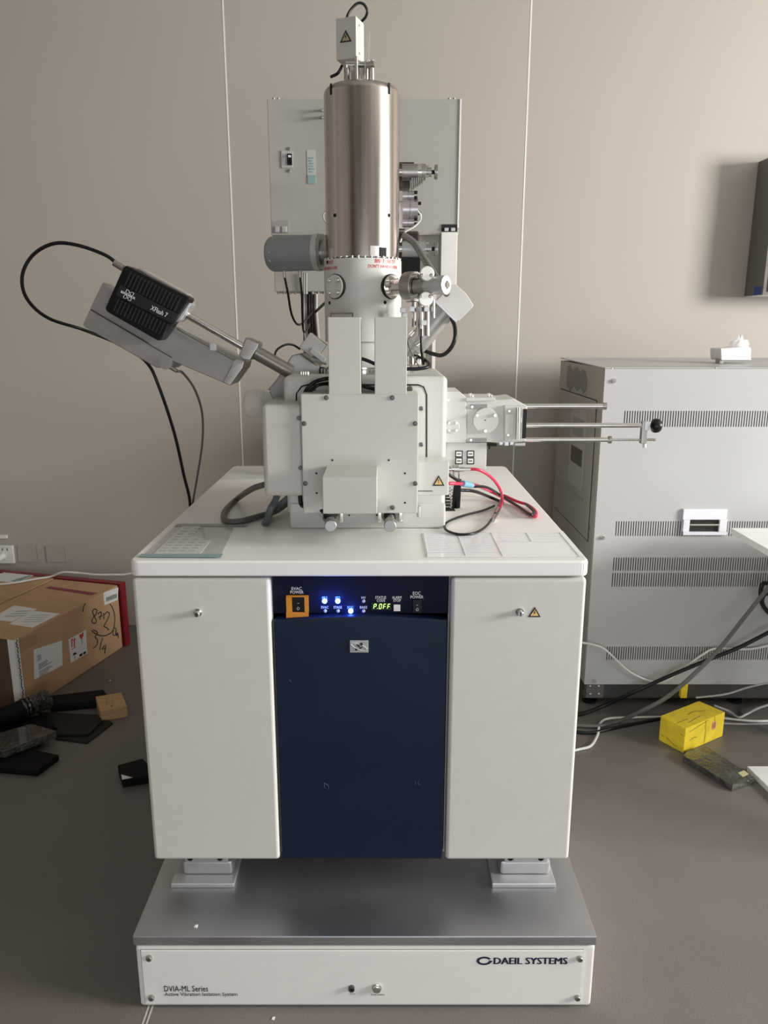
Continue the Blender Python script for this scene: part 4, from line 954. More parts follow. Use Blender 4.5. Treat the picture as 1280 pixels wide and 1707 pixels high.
cable([(457, 598, 1.85), (461, 584, 1.85), (475, 575, 1.86), (488, 575, 1.87), (500, 582, 1.88)], .0026, BLACKR, 'thin black cable arching over the grey detector snout', G1)
cable([(672, 392, 2.0), (690, 405, 1.99), (706, 430, 1.97), (722, 455, 1.95), (735, 475, 1.93), (745, 490, 1.96)], .0085, GREYCAB, 'thick grey cable slanting down past the lower hand-wheel valve', 'grey cables on the column')
cable([(696, 352, 2.02), (701, 358, 2.02), (700, 368, 2.03), (690, 378, 2.03), (674, 388, 2.03), (667, 404, 2.03)], .0022, WHITECAB, 'thin white cable curving from the flange stack', 'white cables on the column')
cable([(546, 350, 2.1), (539, 358, 2.1), (541, 368, 2.1), (547, 374, 2.1)], .0022, WHITECAB, 'short white cable arc left of the steel cover', 'white cables on the column')
cable([(752, 530, 1.97), (758, 545, 1.96), (758, 565, 1.95), (750, 582, 1.95), (737, 592, 1.96), (722, 590, 1.98), (706, 584, 2.0)], .0052, BLACKR, 'fat black cable loop under the slanted silver detector', G1)
cable([(702, 548, 1.855), (702, 570, 1.855), (703, 590, 1.85), (706, 608, 1.84)], .0034, BLACKR, 'black cable dropping vertically from the feedthroughs', G1)
cable([(679, 566, 1.80), (684, 583, 1.80), (692, 600, 1.80), (699, 612, 1.80)], .0018, GREYCAB, 'very thin dark wire beside the right upright cover', G1)
cable([(676, 615, 1.79), (695, 615, 1.79), (712, 612, 1.80), (715, 607, 1.82), (705, 598, 1.86), (690, 593, 1.88)], .0042, BLACKR, 'black cable coiled on the chamber top right of the uprights', G1)
cable([(596, 596, 1.79), (612, 601, 1.79), (632, 610, 1.79)], .0042, BLACKR, 'black cable seen between the twin uprights, upper', G1)
cable([(506, 660, 1.72), (512, 648, 1.72), (524, 637, 1.72), (545, 631, 1.72), (566, 630, 1.75)], .0046, BLACKR, 'black cable curving out at the top left corner of the front cover', G1)
cable([(512, 660, 1.72), (520, 649, 1.72), (534, 641, 1.72), (560, 638, 1.75)], .0040, BLACKR, 'second black cable just under the curved one at the front cover', G1)
cable([(592, 638, 1.74), (606, 644, 1.74), (622, 648, 1.74), (640, 652, 1.74)], .0042, BLACKR, 'black cable seen between the twin uprights, lower', G1)
cable([(500, 826, 1.70), (502, 840, 1.70), (510, 845, 1.69), (530, 848, 1.67), (545, 856, 1.66), (560, 858, 1.70)], .0052, BLACKR, 'black cable bending under the front cover towards the knobs', G1)
# grey cables on the left of the console
G2 = 'grey cables at the left of the chamber'
cable([(440, 808, 1.80), (420, 815, 1.84), (395, 832, None, ZT+.010), (375, 852, None, ZT+.008), (376, 868, None, ZT+.008), (400, 869, None, ZT+.008), (430, 861, None, ZT+.008), (460, 852, None, ZT+.012), (480, 838, None, ZT+.02)], .0075, GREYCAB, 'thick grey cable looping widely over the left worktop', G2)
cable([(462, 826, 1.76), (457, 838, 1.75), (450, 850, 1.74), (443, 872, None, ZT+.008)], .0078, BLUECAB, 'blue-grey cable dropping from under the left side cover', G2)
cable([(484, 826, 1.80), (470, 838, 1.80), (455, 850, None, ZT+.02), (446, 866, None, ZT+.010), (440, 873, None, ZT+.008)], .0070, BLUECAB, 'second blue-grey cable slanting left beneath the side cover', G2)
m = MB(); m.box((-.52+.01, PZ(400, 800, ZT).y, ZT), (-.30, PZ(400, 778, ZT).y, ZT+.003), .001)
tag(m.build('cover_plate', WHITE2), 'thin white cover plate on the rear left of the worktop', 'plate')

# ================================================================== RACK CABINET at the right
RX0, RX1, RY0, RY1 = .765, 2.05, 2.68, 3.36
t = thing('power_supply_rack', 'large pale grey equipment rack with rows of vent slots, right', 'rack', ((RX0+RX1)/2, 3.0, 0))
rk = t
zr0, zr1 = .131, 1.322
MB().box((RX0, RY0+.012, zr0), (RX1, RY1, zr1-.002), .002).build('carcass', RACKS, t)
MB().prism([(RX0, RY0, zr1-.004), (RX1, RY0, zr1-.004), (RX1, RY1, zr1+.006), (RX0, RY1, zr1+.006)], (0, 0, .004)).build('top_panel', RACKP, t)
YQ = RY0
def zv(v): return P(640, v, YQ).z
rows = [(685, 711.5, 1040), (869, 893.5, 1026), (929.5, 951.5, 1022), (955, 978, 1020), (1078, 1100, 1011)]
m = MB(); prev = zr1-.003
for v0, v1, u in rows:
    m.box((RX0+.001, YQ, zv(v0)), (RX1, YQ+.010, prev)); prev = zv(v1)
m.box((RX0+.001, YQ, zr0), (RX1, YQ+.010, prev))
fpn = m.build('front_panel', RACKP, t)
PIT = P(1044.25, 700, YQ).x-P(1040, 700, YQ).x
for v0, v1, u in rows:
    xs = P(u, (v0+v1)/2, YQ).x; m = MB(); m.box((RX0+.001, YQ, zv(v1)), (xs, YQ+.010, zv(v0)))
    x = xs+PIT*.42
    while x < RX1-.01:
        m.box((x, YQ, zv(v1)), (x+PIT*.58, YQ+.004, zv(v0))); x += PIT
    m.build('vent_bars', RACKP, t, kind='stuff')
MB().box((RX0+.003, YQ+.0095, zr0+.01), (RX1-.003, YQ+.0125, zr1-.01)).build('vent_backing', HOLE, t)
for u, v in ((1023, 635), (1004, 896)):
    m = MB(); q = P(u, v, YQ); m.lathe(q, (0, -1, 0), [(0, .0085), (.002, .0085), (.005, .0065), (.008, .0065), (.008, .003), (.004, .003), (.004, 0)], 18); m.build('lock', STEELP, t)
for u, v in ((947, 596), (980, 604), (1020, 615), (1086, 594.5), (1193, 614)):
    q = PZ(u, v, zr1+.003); MB().cyl(q, q+Vector((0, 0, .003)), .0035, n=10).build('top_screw', STEELD, t)
# handle
hd_ = MB(); 
for (u0, v0, u1, v1) in ((1139, 849, 1212, 866.5), (1139, 887, 1212, 892.5), (1139, 866.5, 1149.5, 887), (1199, 866.5, 1212, 887)): uvbox(hd_, u0, v0, u1, v1, YQ-.012, .012, .0015)
hd_ = hd_.build('handle', mat('handle_white', (.74, .74, .80), .25), t, label='white framed recessed handle')
m = MB(); uvbox(m, 1148, 866, 1200, 888, YQ-.0025, .002, 0); m.build('handle_recess', mat('recess_dark', (.03, .03, .028), .12), hd_)
m = MB(); m.cyl(P(1150, 875, YQ-.008), P(1198, 875, YQ-.008), .004, n=14); m.build('handle_bar', STEELP, hd_)
# left side of the rack
def xs_poly(mb, pts, dx): return mb.prism([PX(u, v, RX0) for u, v in pts], (dx, 0, 0))
sp = MB(); ya = PX(934, 651, RX0); 
def sx(y0, z0, y1, z1, d_, nm, mm, par, bev=0): return MB().box((RX0-d_, y0, z0), (RX0, y1, z1), bev, 1).build(nm, mm, par)
zA = PX(934, 651, RX0).z; zB = PX(989, 912, RX0).z
sp = sx(RY0+.07, zB, RY1-.035, zA+.01, .0025, 'side_gap', DARK, t)
sx(RY0+.073, zB+.003, RY1-.038, zA+.007, .0035, 'side_panel', RACKS, t, .001)
yl0 = PX(972, 800, RX0).y; yl1 = PX(948, 800, RX0).y
stp = sx(yl0, PX(966, 815, RX0).z, yl1, PX(948, 672, RX0).z, .0045, 'side_sticker', mat('side_sticker_grey', (.46, .45, .42), .35), t)
sx(yl0+.02, PX(950, 765, RX0).z, yl1-.03, PX(950, 738, RX0).z, .0055, 'sticker_print', mat('sticker_dark', (.10, .10, .09), .5), stp)
sx(yl0+.02, PX(950, 720, RX0).z, yl1-.03, PX(950, 690, RX0).z, .0050, 'sticker_print', mat('sticker_mid', (.34, .33, .31), .5), stp)
m = MB(); pts = [(944, 642), (946, 612), (950, 608), (954, 620), (957, 613), (962, 612), (967, 624), (970, 616), (975, 618), (979, 634), (977, 650), (972, 656), (968, 645), (962, 652), (956, 643), (950, 652)]
m.prism([PX(u, v, RX0-.0005) for u, v in pts], (-.0012, 0, 0)); m.build('side_emblem', mat('emblem_grey', (.24, .23, .21), .6), t, label='darker scalloped patch near the top')
for u, v in ((984, 880), (949, 868), (990, 700)):
    m = MB(); m.cyl(PX(u, v, RX0), PX(u, v, RX0)-Vector((.004, 0, 0)), .006, n=12); m.build('side_screw', STEELD, t)
m = MB(); m.tube([PX(935, 800, RX0-.004), PX(974, 836, RX0-.004)], .004, 6, smooth=False); m.build('side_strip', GREYM, t)
# base frame
zbb = .069
MB().box((RX0+.004, RY0+.01, zbb), (RX1-.004, RY0+.08, zr0)).box((RX0+.004, RY1-.08, zbb), (RX1-.004, RY1-.01, zr0)).build('base_beam', mat('beam_grey', (.10, .098, .095), .25, .5), t)
bk = MB(); uvbox(bk, 977, 1139, 1006, 1163.5, RY0+.006, .008, .001); bk = bk.build('corner_bracket', mat('bracket_grey', (.16, .16, .155), .35, .5), t)
for u in (984, 998):
    for v in (1144, 1157):
        m = MB(); screw(m, P(u, v, RY0+.006), (0, -1, 0), .0045, .003); m.build('bolt', STEELP, bk)
m = MB(); screw(m, P(990, 1134, RY0), (0, -1, 0), .007, .01); m.build('lower_screw', STEELP, t)
for x in (RX0+.06, (RX0+RX1)/2, RX1-.06):
    for y in (RY0+.12, RY1-.05):
        MB().cyl((x, y, 0), (x, y, .012), .03, n=24, bev=.002).cyl((x, y, .01), (x, y, .135), .010, n=14).build('levelling_foot', BLACK, t)
m = MB(); uvbox(m, 1135, 1141, 1146, 1164, RY0-.012, .02, .002); tag(m.build('yellow_wedge', YWOOD), 'small yellow block standing against the base beam of the rack', 'block')
lo = min(v.co.z for v in bpy.data.objects['yellow_wedge'].data.vertices)
# plastic bag on the rack
t = thing('plastic_bag', 'crumpled clear plastic bag lying on top of the rack', 'bag', (1.30, 3.0, zr1+.003))
film = bpy.data.materials.new('clear_film'); film.use_nodes = True
bb = film.node_tree.nodes['Principled BSDF']; bb.inputs['Base Color'].default_value = (.92, .92, .93, 1); bb.inputs['Roughness'].default_value = .12
bb.inputs['Transmission Weight'].default_value = .0; bb.inputs['Alpha'].default_value = .55
nn = film.node_tree.nodes.new('ShaderNodeTexNoise'); nn.inputs['Scale'].default_value = 40; bmp = film.node_tree.nodes.new('ShaderNodeBump'); bmp.inputs['Strength'].default_value = .8
film.node_tree.links.new(nn.outputs['Fac'], bmp.inputs['Height']); film.node_tree.links.new(bmp.outputs[0], bb.inputs['Normal'])
def crumple(mb, cx, cy, cz, sx_, sy_, sz_, n=14, mm=7):
    vs = []; fs = []
    for i in range(mm+1):
        for j in range(n):
            ph = PI/2*i/mm; th = 2*PI*j/n; k = 1+random.uniform(-.16, .16)
            vs.append((cx+sx_*math.cos(ph)*math.cos(th)*k, cy+sy_*math.cos(ph)*math.sin(th)*k, cz+(sz_*math.sin(ph)*k if i else 0)))
    for i in range(mm):
        for j in range(n): j2 = (j+1) % n; fs.append((i*n+j, i*n+j2, (i+1)*n+j2, (i+1)*n+j))
    return mb.raw(vs, fs)
yb_ = 2.95; p0 = P(1224, 590, yb_)
MB().prism([(P(u, v, yb_-.05).x, yb_-.05, max(zr1+.004, P(u, v, yb_).z)) for u, v in ((1202, 600), (1201, 580), (1222, 579), (1240, 577), (1247, 581), (1254, 600))], (0, .10, 0), .006).build('white_pouch', mat('pouch_white', (.85, .85, .85), .3, bump=.6, bscale=40), t)
crumple(MB(), P(1236, 575, yb_).x, yb_+.02, zr1+.02, .045, .03, P(1236, 562, yb_).z-zr1-.02).build('bag_film', film, t)
MB().box((P(1193, 590, yb_).x, yb_-.04, zr1+.004), (P(1199, 590, yb_).x, yb_, P(1196, 582, yb_).z), .002).build('bag_clip', GREYM, t)

# ================================================================== DESK at the right edge
t = thing('white_desk', 'corner of a white desk reaching in at the right edge', 'desk', (1.9, 2.15, 0))
dz = .78; c0 = PZ(1218, 880, dz)
MB().box((c0.x, 1.75, dz-.022), (2.75, c0.y, dz), .0015).build('desk_top', mat('desk_white', (.80, .80, .79), .3), t)
MB().box((c0.x+.30, 1.80, dz-.06), (2.7, 1.84, dz-.022)).box((c0.x+.30, c0.y-.08, dz-.06), (2.7, c0.y-.04, dz-.022)).build('desk_frame', GREYM, t)
for x in (c0.x+.34, 2.66):
    for y in (1.82, c0.y-.06): MB().box((x-.02, y-.02, 0), (x+.02, y+.02, dz-.03), .002).build('leg', GREYM, t)
# cables hanging by the desk and on the floor
G3 = 'loose cables by the rack'
cable([(1300, 985, 2.62), (1275, 972, 2.62), (1268, 985, 2.62), (1270, 1005, 2.62), (1280, 1020, 2.62), (1300, 1035, 2.62)], .008, BLACKR, 'coiled black cable hanging at the right edge below the desk', G3)
cable([(1300, 1000, 2.6), (1279, 990, 2.6), (1271, 1000, 2.6), (1276, 1015, 2.6), (1295, 1030, 2.6)], .006, BLACKR, 'inner turn of the black cable coil under the desk', G3)
cable([(1300, 955, 2.57), (1276, 985, 2.57), (1240, 1030, 2.55), (1200, 1080, 2.5), (1150, 1130, 2.48), (1110, 1163, 2.50), (1070, 1185, 2.53), (1030, 1203, None, .008), (1000, 1210, None, .008), (960, 1209, None, .008), (930, 1205, None, .008)], .0075, GREYCAB, 'dark grey cable slanting from the desk down to the floor', G3)
cable([(1300, 1045, 2.62), (1270, 1060, 2.62), (1230, 1080, 2.63), (1180, 1100, 2.64), (1120, 1125, 2.64), (1060, 1152, 2.64), (1010, 1175, None, .04), (970, 1190, None, .01), (940, 1192, None, .01)], .0075, BLACKR, 'black cable running diagonally in front of the lower vents', G3)
cable([(1300, 1072, 2.66), (1250, 1082, 2.66), (1195, 1081, 2.66), (1170, 1092, 2.66), (1135, 1118, 2.66), (1110, 1134, 2.66), (1090, 1137, 2.665), (1050, 1120, 2.665), (1010, 1084, 2.66), (990, 1075, 2.66), (960, 1070, 2.6)], .0042, WHITECAB, 'white cable sagging across the rack front from the console', G3)
cable([(915, 1256, None, .005), (945, 1253, None, .005), (966, 1249, None, .005), (985, 1243, None, .005), (996, 1225, None, .005), (1000, 1207, None, .005), (1015, 1198, None, .005), (1060, 1196, None, .005), (1110, 1195, None, .005), (1170, 1194, None, .005), (1250, 1202, None, .005), (1300, 1201, None, .005)], .0050, WHITECAB, 'white cable lying on the floor past the yellow block', G3)
cable([(1190, 1176, None, .03), (1215, 1186, None, .012), (1230, 1196, None, .005), (1245, 1190, None, .01), (1265, 1180, None, .03), (1300, 1170, None, .05)], .0050, LGREYCAB, 'light grey cable with a kink behind the yellow block', G3)
cable([(1170, 1203, None, .005), (1230, 1207, None, .005), (1300, 1206, None, .005)], .0045, LGREYCAB, 'light grey cable on the floor right of the yellow block', G3)
cable([(940, 1215, None, .006), (980, 1222, None, .006), (1030, 1212, None, .006), (1100, 1198, None, .006)], .0060, BLACKR, 'black cable lying on the floor beside the console', G3)
cable([(1160, 1163, 2.60), (1210, 1157, 2.58), (1250, 1145, 2.57), (1300, 1135, 2.55)], .0035, LGREYCAB, 'pale cable crossing the base beam of the rack', G3)

# floor items at right
t = thing('yellow_block', 'yellow painted wooden block on the floor in front of the rack', 'block', PZ(1150, 1240, 0))
zy = .097
tl = [PZ(u, v, zy) for u, v in ((1101, 1193), (1165, 1168), (1209, 1187), (1143, 1214.5))]
MB().prism(tl, (0, 0, -zy), .003).build('block_body', YWOOD, t)
m = MB(); a, b_, c_, d_ = tl
nf = (c_-d_); nL = (d_-a)
out1 = Vector((nf.y, -nf.x, 0)).normalized(); out2 = Vector((nL.y, -nL.x, 0)).normalized()
def crack(base, e_, out, l): 
    m.tube([base+e_*s_+Vector((0, 0, -z_))+out*.0004 for s_, z_ in l], .0009, 5, smooth=False)
crack(d_, nf, out1, [(.50, .002), (.50, .03), (.52, .04), (.51, .09)]); crack(d_, nf, out1, [(.1, .02), (.3, .012), (.55, .004)]); crack(d_, nf, out1, [(.12, .055), (.22, .05), (.3, .052)]); crack(d_, nf, out1, [(.72, .0), (.75, .03), (.7, .045)])
crack(a, nL, out2, [(.12, .07), (.2, .072)]); crack(a, nL, out2, [(.3, .07), (.45, .076), (.62, .083), (.75, .083)]); crack(a, nL, out2, [(.82, .03), (.93, .032)])
for l in ([(.40, .45), (.55, .40), (.62, .42), (.68, .5), (.78, .55)], [(.2, .8), (.4, .75), (.55, .72)], [(.02, .62), (.3, .62)]):
    m.tube([a+(b_-a)*q+(d_-a)*r_+Vector((0, 0, .0004)) for q, r_ in l], .0009, 5, smooth=False)
m.build('crack', mat('crack_dark', (.12, .07, .01), .8), t)
q = d_+nf*.72+Vector((0, 0, -.035))+out1*.0008; m = MB()
m.tube([q+nf.normalized()*(.010*math.cos(k*PI/9))+Vector((0, 0, .016*math.sin(k*PI/9))) for k in range(19)], .0015, 6, smooth=False)
m.tube([q+nf.normalized()*(.004*math.cos(k*PI/6))+Vector((0, 0, .009*math.sin(k*PI/6))) for k in range(13)], .0015, 6, smooth=False)
m.build('stamp', mat('stamp_pink', (.72, .28, .30), .6), t)
t = thing('wrapped_slab', 'flat slab in crinkled shiny film beside the yellow block', 'slab', PZ(1200, 1290, 0))
slab(MB(), [(1138, 1259), (1146, 1251), (1178, 1243), (1258, 1296), (1221, 1309)], .024, .024, .003).build('slab_core', FILM, t)
slab(MB(), [(1230, 1288), (1240, 1284), (1248, 1290), (1238, 1295)], .0252, .0008, 0).build('small_label', mat('label_yellow', (.55, .52, .30), .4), t)
wc0 = PZ(1245, 1277, .02); wd = (PZ(1280, 1311, .02)-wc0).normalized()*.42; wx = Vector((.40, 0, 0))
tag(MB().prism([wc0, wc0+wx, wc0+wx+wd, wc0+wd], (0, 0, -.02), .002).build('white_board', PLASTICW), 'white board lying on the floor at the right edge', 'board')

# ================================================================== BOXES at the left
C0 = Vector((-1.400, 2.690, 0)); A0 = Vector((-1.226, 3.333, 0)); e1 = (A0-C0).normalized(); e2 = Vector((-e1.y, e1.x, 0)); BL = (A0-C0).length; BH = .307
def bp(s_, l_, z_=0): return C0+e1*s_+e2*l_+Vector((0, 0, z_))
def carton(nm, lab, l0, l1, s0, s1, h, mm, grp):
    t = thing(nm, lab, 'box', bp((s0+s1)/2, (l0+l1)/2), grp)
    MB().prism([bp(s0, l0), bp(s1, l0), bp(s1, l1), bp(s0, l1)], (0, 0, h), .005).build('carton_body', mm, t); return t
t = carton('cardboard_box', 'long cardboard box with shipping labels and marker writing, facing the console', 0, .335, 0, BL, BH, CARD, 'cardboard boxes on the left')
# flap seam on top, red tape
def onside(s0, z0, s1, z1, nm, mm, par, lift=.001): 
    o = -e2*lift; return MB().prism([bp(s0, 0, z0)+o, bp(s1, 0, z0)+o, bp(s1, 0, z1)+o, bp(s0, 0, z1)+o], e2*(lift*.9)).build(nm, mm, par)
def ontop(s0, l0, s1, l1, nm, mm, par, h=BH, lift=.001): return MB().prism([bp(s0, l0, h+.0002), bp(s1, l0, h+.0002), bp(s1, l1, h+.0002), bp(s0, l1, h+.0002)], (0, 0, lift)).build(nm, mm, par)
def face_sz(u, v):   # pixel on the right side face -> (s, z)
    r = ray(u, v); n_ = e2; o_ = Vector((0, 0, H)); t_ = (C0-o_).dot(n_)/r.dot(n_); p = o_+r*t_; return (p-C0).dot(e1), p.z
def quad_side(pts, nm, mm, par, lift=.001):
    o = -e2*lift; return MB().prism([bp(s_, 0, z_)+o for s_, z_ in [face_sz(u, v) for u, v in pts]], e2*(lift*.8)).build(nm, mm, par)
sl = quad_side([(56, 1083), (103, 1068), (104, 1109), (57, 1133)], 'shipping_label', PAPER, t)
m = MB()
s_a, z_a = face_sz(60, 1090); s_b, z_b = face_sz(100, 1100)
for k in range(15):
    z_ = .195-k*.0062
    if k in (4, 5, 10): continue
    L_ = (.02 if k < 5 else random.uniform(.04, .085)); m.prism([bp(s_a+.004, 0, z_)-e2*.0012, bp(s_a+.004+L_, 0, z_)-e2*.0012, bp(s_a+.004+L_, 0, z_-.0025)-e2*.0012, bp(s_a+.004, 0, z_-.0025)-e2*.0012], -e2*.0003)
m.build('label_print', INKD, sl, kind='stuff')
fl = quad_side([(114, 1066), (143, 1050), (145, 1089), (118, 1105)], 'fragile_label', PAPER, t)
def side_pts(pts, mb, lift=.0014): mb.prism([bp(s_, 0, z_)-e2*lift for s_, z_ in [face_sz(u, v) for u, v in pts]], -e2*.0003)
m = MB()
for u in (119.3, 123.5): side_pts([(u-.9, 1079), (u-.9, 1068), (u-2, 1068.3), (u+.4, 1063), (u+2, 1066.8), (u+.9, 1067.3), (u+.9, 1078)], m)
side_pts([(118, 1083.5), (127, 1078.5), (127, 1077.6), (118, 1082.6)], m)
side_pts([(131.5, 1058), (133.5, 1056.5), (135, 1058), (137, 1054), (138.8, 1054.5), (138.5, 1060), (135.5, 1065.5), (132.5, 1062.5)], m)
m.build('label_symbol', INKR, fl)
m = MB(); side_pts([(120.5, 1093), (122, 1089), (124.5, 1087), (127, 1088.5), (127.3, 1090)], m); side_pts([(123.7, 1090.5), (124.3, 1090.3), (124.8, 1099), (124.2, 1099.2)], m)
for q in ((132, 1091), (138, 1087.5)): side_pts([(q[0], q[1]), (q[0]+4.5, q[1]-2.5), (q[0]+4.7, q[1]+1.5), (q[0]+.2, q[1]+4)], m)
side_pts([(135.3, 1065), (135.9, 1064.8), (136.2, 1073), (135.6, 1073.4)], m)
m.build('label_print', INK, fl)
bl_ = quad_side([(172, 988), (197, 979), (196, 1000), (174, 1009)], 'barcode_label', PAPER, t)
m = MB()
for k in range(9): side_pts([(176.5+k*2.0, 996-k*.75), (177.7+k*2.0, 995.4-k*.75), (177.9+k*2.0, 1002.5-k*.75), (176.8+k*2.0, 1003.2-k*.75)], m)
m.build('barcode', INKG if False else mat('barcode_ink', (.08, .10, .10), .6), bl_)
# handwriting
m = MB()
def hand(pts): m.tube([bp(s_, 0, z_)-e2*.001 for s_, z_ in [face_sz(u, v) for u, v in pts]], .0021, 6, sub=5)
hand([(162, 1018), (158, 1015), (154, 1019), (156, 1026), (160, 1034), (158, 1039), (153, 1037), (154, 1031), (159, 1025), (161, 1019)])
hand([(163, 1023), (168, 1020), (168, 1026), (166, 1033)]); hand([(164, 1029), (170, 1026)]); hand([(172, 1022), (173, 1032)])
hand([(174, 1025), (178, 1020), (182, 1023), (180, 1030), (176, 1038), (173, 1044), (177, 1046), (181, 1050)])
hand([(155, 1050), (160, 1052), (162, 1056), (158, 1062), (162, 1066), (161, 1075), (155, 1081)]); hand([(171, 1064), (168, 1072), (166, 1084)]); hand([(174, 1076), (170, 1082), (176, 1080)]); hand([(176, 1074), (174, 1090)])
hand([(152, 1051), (160, 1057), (172, 1060), (183, 1056), (189, 1048), (191, 1030), (188, 1015), (183, 1007)])
hand([(189, 1050), (188, 1058), (192, 1058), (193, 1048), (190, 1047)]); hand([(193, 1048), (194, 1060), (196, 1055), (197, 1064)])
hand([(142, 1006), (139, 1012), (138, 1020)])
m.build('handwriting', INK, t, label='black marker writing 8712 and 3/4')
quad_side([(28, 1068), (60, 1056), (62, 1072), (32, 1090)], 'clear_tape', CARD2, t)
def topq(pts, nm, mm, par, h=BH): return MB().prism([PZ(u, v, h+.0012) for u, v in pts], (0, 0, -.001)).build(nm, mm, par)
s1_ = topq([(0, 1022), (24, 1009), (62, 1015), (20, 1036), (0, 1034)], 'document_pouch', PAPER, t); s2_ = topq([(15, 1040), (56, 1018), (100, 1023), (54, 1046)], 'document_pouch', PAPER, t)
m = MB()
for k in range(4): m.prism([PZ(36+k*5, 1037-k*3.5, BH+.0016), PZ(70+k*4, 1038-k*3.5-2, BH+.0016), PZ(71+k*4, 1037-k*3.5-2, BH+.0016), PZ(37+k*5, 1036-k*3.5, BH+.0016)], (0, 0, -.0003))
m.build('pouch_print', INKG, s2_); m = MB()
for k in range(3): m.prism([PZ(8+k*8, 1028-k*4, BH+.0016), PZ(38+k*6, 1027-k*4, BH+.0016), PZ(40+k*6, 1025.5-k*4, BH+.0016), PZ(10+k*8, 1026.5-k*4, BH+.0016)], (0, 0, -.0003))
m.build('pouch_print', INKG, s1_)
topq([(75, 980), (84, 977.5), (162, 988.5), (152, 992)], 'red_tape', REDT, t)
topq([(110, 962), (202, 976), (196, 980), (104, 965)], 'red_tape', REDT, t) if False else None
# printed tape over the near corner
o = -e2*.0012
MB().prism([bp(0, 0, .0)+o, bp(.022, 0, 0)+o, bp(.022, 0, BH)+o, bp(0, 0, BH)+o], e2*.001).build('printed_tape', PAPER, t)
pt_ = MB().prism([bp(-.0012, 0, 0), bp(-.0012, .03, 0), bp(-.0012, .03, BH), bp(-.0012, 0, BH)], e1*.001).build('printed_tape', PAPER, t)
m = MB()
for k in range(20):
    z_ = .012+k*.0148
    m.tube([bp(.004+.006*random.random(), 0, z_)-e2*.0018, bp(.010+.005*random.random(), 0, z_+.006)-e2*.0018, bp(.006+.006*random.random(), 0, z_+.012)-e2*.0018], .0019, 5, sub=3)
m.build('tape_print', INKN, pt_)
MB().prism([bp(-.0006, .03, 0), bp(-.0006, .335, 0), bp(-.0006, .335, BH), bp(-.0006, .03, BH)], e1*.0004).build('tape_film', mat('brown_film', (.13, .075, .045), .2), t)
t = carton('cardboard_box', 'cardboard box with a paper label on top, farthest left against the red box', .345, .70, .10, BL+.005, BH+.002, CARD, 'cardboard boxes on the left')
MB().prism([PZ(u, v, BH+.003) for u, v in ((-5, 958), (14, 952), (56, 959), (28, 972), (-5, 968))], (0, 0, -.001)).build('document_pouch', PAPER, t)
MB().prism([PZ(u, v, BH+.0034) for u, v in ((18, 968), (48, 959), (54, 960), (26, 971))], (0, 0, -.0003)).build('pouch_print', TEAL, t)
t = carton('red_box', 'low box wrapped in dark red tape against the wall', -.012, .74, BL+.008, BL+.046, BH+.004, REDT, None)
m = MB(); q = bp(BL+.03, .33, BH+.005)
cable([(250, 953, 3.40), (225, 955, 3.40), (205, 958, 3.40), (190, 958, 3.40), (160, 958, 3.40), (130, 955, 3.41), (104, 954, 3.41), (85, 961, None, BH+.012), (60, 965, None, BH+.010), (20, 972, None, BH+.010), (-20, 975, None, BH+.010)], .0050, WHITECAB, 'white cable lying over the tops of the left cardboard boxes')

# floor items at left
G4 = 'dark packing pieces on the left floor'
t = thing('wooden_block', 'small raw pine block on the floor left of the console', 'block', PZ(185, 1195, 0))
zw = .045; MB().prism([PZ(u, v, zw) for u, v in ((159, 1161), (202, 1154), (212, 1177), (167, 1185))], (0, 0, -zw), .002).build('block_body', WOOD, t)
q = PZ(186, 1177, zw); MB().cyl(q, q+Vector((0, 0, .0006)), .004, n=12).build('knot', mat('knot_brown', (.09, .04, .02), .7), t)
m = MB(); m.tube([PZ(u, v, zw+.0003) for u, v in ((177, 1175), (178, 1166), (184, 1161), (188, 1166), (187, 1173))], .0006, 5); m.build('grain_ring', mat('grain_brown', (.30, .17, .08), .7), t)
def fslab(lab, pts, zt_, th, mm, nm='foam_slab', bev=.003):
    return tag(slab(MB(), pts, zt_, th, bev).build(nm, mm), lab, 'foam', G4)
fslab('long black foam bar lying behind the pine block', [(78, 1160), (172, 1149), (178, 1157), (176, 1166), (84, 1174)], .035, .035, FOAM)
fslab('lower dark grey foam sheet with a corner sticking out right', [(100, 1198), (180, 1201), (188, 1205), (145, 1238), (92, 1231)], .006, .006, FOAMG, 'foam_sheet', .001)
fslab('upper dark grey foam sheet beside the pine block', [(62, 1186), (162, 1191), (170, 1202), (147, 1224), (88, 1225)], .013, .0068, FOAMG, 'foam_sheet', .001)
fslab('thick black foam slab at the left edge, lying under the film-wrapped one', [(-40, 1246), (40, 1246), (98, 1258), (62, 1285), (-40, 1276)], .022, .022, FOAM)
fslab('film-wrapped black slab on top, at the left edge', [(-40, 1232), (53, 1206), (94, 1218), (6, 1252), (-40, 1247)], .052, .028, FILM, 'wrapped_slab')
fslab('black foam piece under the film-wrapped slab, deeper in the pile', [(-40, 1215), (70, 1190), (95, 1212), (60, 1222), (-40, 1245)], .0235, .0235, FOAM)
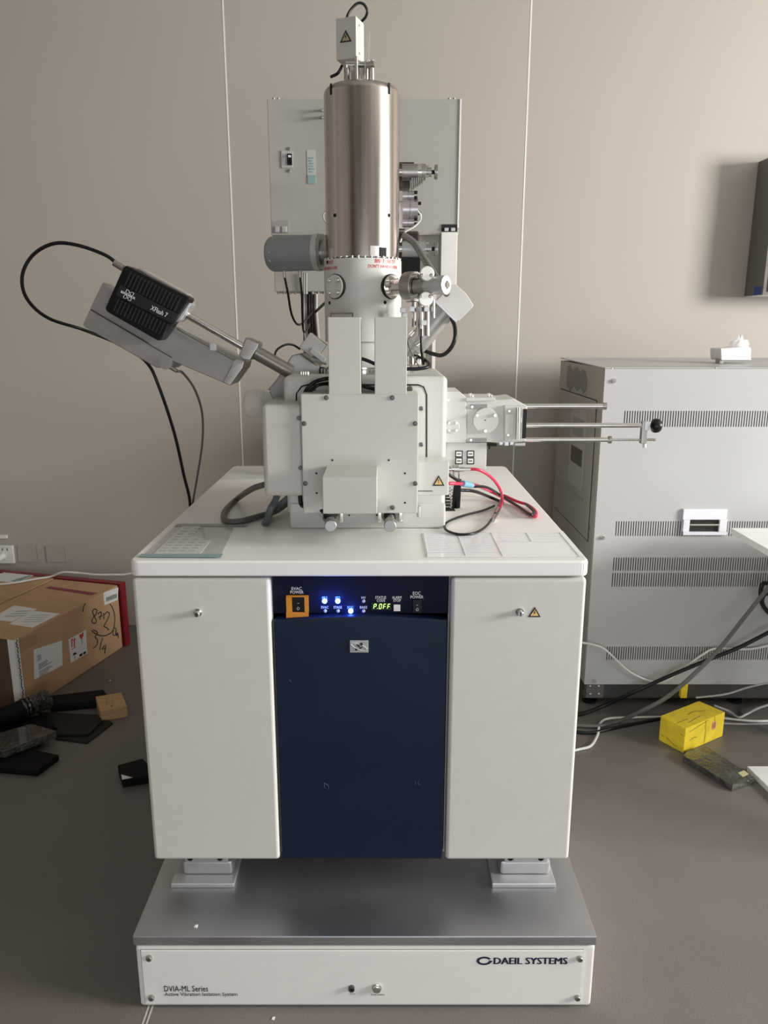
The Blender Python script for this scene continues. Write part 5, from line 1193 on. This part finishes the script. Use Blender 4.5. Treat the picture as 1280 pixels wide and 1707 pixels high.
o = slab(MB(), [(196, 1275), (238, 1264), (262, 1290), (204, 1300)], .030, .030, .003)
t = thing('black_foam_block', 'black foam block with a white triangular sticker beside the console', 'foam', PZ(220, 1300, 0))
o.build('foam_body', FOAM, t)
a = PZ(196, 1275, .030); b_ = PZ(204, 1300, .030); ed = (b_-a); nrm = Vector((-ed.y, ed.x, 0)).normalized()
a = PZ(204, 1300, .030); b_ = PZ(262, 1290, .030); ed = (b_-a).normalized(); nn_ = Vector((ed.y, -ed.x, 0)).normalized()
m = MB(); m.prism([PZ(202, 1291, .0306), PZ(203.5, 1299.5, .0306), PZ(221, 1296, .0306)], (0, 0, -.0005)); m.build('sticker', PAPER, t)
# film wrapped roll
a = PZ(-40, 1215, .05); a.z = .055; b_ = PZ(84, 1172, .04); b_.z = .062
t = thing('wrapped_roll', 'black roll of packing with crinkled clear film around its end', 'roll', (a+b_)/2-Vector((0, 0, .055)))
d = (b_-a); m = MB(); m.lathe(a, d, [(0, 0), (0, .034), (d.length*.72, .036), (d.length*.75, .0)], 28); m.build('roll_core', FOAM, t)
m = MB(); pr = [(d.length*.60, .0)]
for k in range(16): pr.append((d.length*(.60+.025*k), .032+.007*(k % 2)+random.uniform(-.002, .002)))
pr.append((d.length*1.0, 0)); m.lathe(a, d, pr, 18)
m.v = [v+Vector((random.uniform(-.003, .003), random.uniform(-.003, .003), random.uniform(-.003, .003))) for v in m.v]
m.build('roll_film', FILM, t, smooth=False)
# crumbs
for u, v, lab in ((183, 1135, 'tiny white crumb on the floor above the pine block'), (326, 1545, 'white flake on the steel platform top'), (455, 1699, 'tiny white crumb on the floor before the platform')):
    z_ = .186 if lab.startswith('white flake') else 0
    q = PZ(u, v, z_); tag(MB().prism([q+Vector((-.003, -.002, 0)), q+Vector((.003, -.003, 0)), q+Vector((.004, .005, 0)), q+Vector((-.001, .004, 0))], (0, 0, .002)).build('debris_flake', PAPER), lab, 'debris')

for o in bpy.data.objects:
    if '_o' in o: del o['_o']
